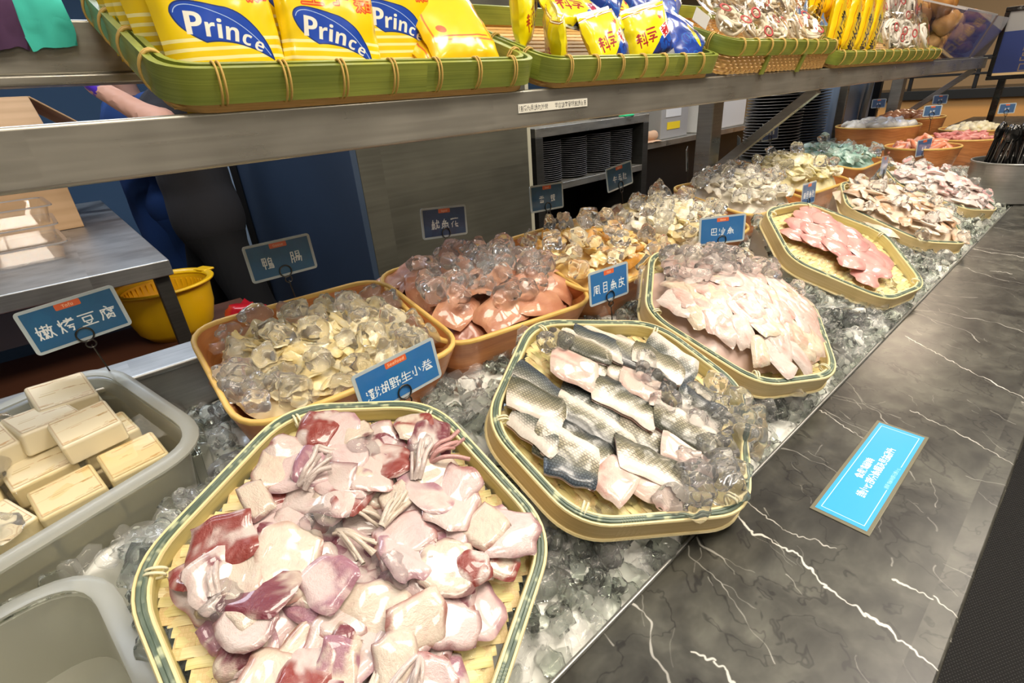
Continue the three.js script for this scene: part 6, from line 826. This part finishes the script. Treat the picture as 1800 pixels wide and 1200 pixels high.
function person(label, pose, mats) {
  const p = thing('person', label, 'person');
  const { la, lb, ra, rb, lh, rh, sw = 0.17, st = 0.1 } = pose, hip = 0.9, sh = 1.36, L = (a, b, r0, r1) => [...a, ...b, r0, r1];
  const torso = [L([-0.07, hip, 0], [0.07, hip, 0], 0.115, 0.115), L([-0.05, 1.08, 0.01], [0.05, 1.08, 0.01], 0.105, 0.105), L([-0.09, 1.28, 0.0], [0.09, 1.28, 0.0], 0.11, 0.11), L([0, 1.0, 0], [0, 1.3, 0], 0.11, 0.11)];
  const legs = [-1, 1].flatMap((s) => [L([s * 0.09, hip - 0.02, 0], [s * st, 0.48, 0.015 - s * (st - 0.1) * 1.4], 0.086, 0.056), L([s * st, 0.48, 0.015 - s * (st - 0.1) * 1.4], [s * (st + 0.02), 0.09, -0.02 - s * (st - 0.1) * 2.6], 0.054, 0.038)]);
  const feet = [-1, 1].map((s) => L([s * (st + 0.02), 0.045, -0.04 - s * (st - 0.1) * 2.6], [s * (st + 0.035), 0.035, 0.14 - s * (st - 0.1) * 2.6], 0.042, 0.035));
  const armU = [[-sw, la, lb], [sw, ra, rb]].map(([x, e]) => L([x, sh, 0], e, 0.052, 0.042)), armF = [[la, lb], [ra, rb]].map(([e, w]) => L(e, w, 0.041, 0.028));
  const neck = L([0, 1.38, -0.005], [0, 1.5, 0.01], 0.052, 0.05);
  const head = [L([0, 1.64, -0.005], [0, 1.645, 0.0], 0.098, 0.098), L([0, 1.59, 0.03], [0, 1.545, 0.055], 0.068, 0.04), L([0, 1.61, 0.09], [0, 1.585, 0.108], 0.012, 0.015), L([-0.094, 1.615, 0], [-0.1, 1.585, 0.005], 0.016, 0.012), L([0.094, 1.615, 0], [0.1, 1.585, 0.005], 0.016, 0.012)];
  const dirL = lb.map((v, i) => v - la[i]), dirR = rb.map((v, i) => v - ra[i]);
  part(p, 'body', merge([fieldMesh([...torso, ...legs, neck, ...armU, ...armF], 0.014, 0.04), fieldMesh([neck, ...head], 0.005, 0.02)]), M.skin);
  part(p, 'hand', fieldMesh([L(lb.map((v, i) => v - dirL[i] * 0.08), lb, 0.029, 0.026), ...hand(lb, dirL, lh)], 0.004, 0.008), mats.hand); part(p, 'hand', fieldMesh([L(rb.map((v, i) => v - dirR[i] * 0.08), rb, 0.029, 0.026), ...hand(rb, dirR, rh)], 0.004, 0.008), mats.hand);
  const fat = (b, e) => [...b.slice(0, 6), b[6] + e, b[7] + e];
  part(p, 'shirt', fieldMesh([...torso.map((b) => fat(b, 0.016)), L([-0.08, 0.95, 0], [0.08, 0.95, 0], 0.132, 0.132), ...armU.map((b) => fat([...b.slice(0, 3), ...b.slice(0, 3).map((v, i) => lerp(v, b[i + 3], 0.75)), b[6], b[7]], 0.018))], 0.013, 0.04), mats.shirt); part(p, 'trousers', fieldMesh([L([-0.07, hip - 0.02, 0], [0.07, hip - 0.02, 0], 0.125, 0.125), ...legs.map((b) => fat(b, 0.02))], 0.013, 0.03), mats.trousers); part(p, 'shoes', fieldMesh(feet, 0.01, 0.01), M.black);
  part(p, 'hair', blob(4, (d) => { const cut = d.z > 0.25 && d.y < 0.35 ? 0.9 : 1; return [d.x * 0.108 * cut, 1.652 + d.y * 0.108 * cut, -0.012 + d.z * 0.11 * cut * (d.z > 0 ? 0.92 : 1)]; }), M.hair);
  for (const s of [-1, 1]) part(p, 'eye', new THREE.SphereGeometry(0.011, 12, 8).translate(s * 0.034, 1.625, 0.085), M.eye); part(p, 'mouth', new THREE.SphereGeometry(0.02, 12, 8).scale(1.1, 0.3, 0.4).translate(0, 1.553, 0.091), M.lip);
  if (mats.apron) part(p, 'apron', sheet({ nu: 16, nv: 20, hx: 0.19, hz: 0.38, th: 0.006, bend: (q) => { const a = q[0] / 0.15, r = 0.152 + 0.01 * noise(q[0] * 20, q[2] * 8); return [r * Math.sin(a), q[2], (r + q[1]) * Math.cos(a) + 0.012]; } }).translate(0, 0.88, 0), mats.apron);
  return p;
}
{
  const a = person('worker in black shirt and trousers with purple gloves behind the shelf', { la: [0.36, 1.29, 0.05], lb: [0.3, 1.42, 0.2], ra: [-0.26, 1.12, 0.1], rb: [-0.14, 1.16, 0.33], lh: [1, 0, 0], rh: [-1, 0, 0], st: 0.17 }, { hand: M.glove, shirt: M.clothBlack, trousers: M.clothTrouser }); a.position.set(0.475, 0, -2.55); a.rotation.y = -1.75;
  const b = person('worker in navy blue apron left of the one in black', { la: [0.24, 1.12, 0.1], lb: [0.1, 1.12, 0.3], ra: [-0.24, 1.12, 0.1], rb: [-0.1, 1.12, 0.3], lh: [1, 0, 0], rh: [-1, 0, 0] }, { hand: M.skin, shirt: M.clothBlue, trousers: M.clothBlue, apron: M.clothBlue }); b.position.set(0.44, 0, -3.25); b.rotation.y = -1.3;
}
// labels: things that share a label get their place in the picture, so that each can be pointed out
{
  camera.updateMatrixWorld(); scene.updateMatrixWorld(true);
  const by = new Map(); for (const o of scene.children) if (o.userData.group && o.userData.label) { const k = o.userData.group + '|' + o.userData.label; (by.get(k) ?? by.set(k, []).get(k)).push(o); }
  const boxes = new Map(), P = (o) => o.getWorldPosition(V3()).project(camera);
  for (const o of scene.children) if (o.userData.group) { const p = P(o), b = boxes.get(o.userData.group) ?? boxes.set(o.userData.group, [9, -9, 9, -9]).get(o.userData.group); b[0] = Math.min(b[0], p.x); b[1] = Math.max(b[1], p.x); b[2] = Math.min(b[2], p.y); b[3] = Math.max(b[3], p.y); }
  for (const list of by.values()) if (list.length > 1) for (const o of list) {
    if (o.userData.label.split(' ').length > 12) continue;
    const p = P(o), b = boxes.get(o.userData.group), u = (p.x - b[0]) / (b[1] - b[0] + 1e-6), v = (p.y - b[2]) / (b[3] - b[2] + 1e-6), tall = (b[3] - b[2]) > 2.2 * (b[1] - b[0]);
    if (tall) { o.userData.label += v < 0.25 ? ', near the bottom' : v < 0.5 ? ', below the middle' : v < 0.75 ? ', above the middle' : ', near the top'; continue; }
    const h = u < 0.2 ? 'far left' : u < 0.4 ? 'left' : u < 0.6 ? 'centre' : u < 0.8 ? 'right' : 'far right', w = v < 0.25 ? 'bottom' : v < 0.5 ? 'lower' : v < 0.75 ? 'upper' : 'top';
    o.userData.label += `, ${w} ${h}`;
  }
}
renderer.render(scene, camera);
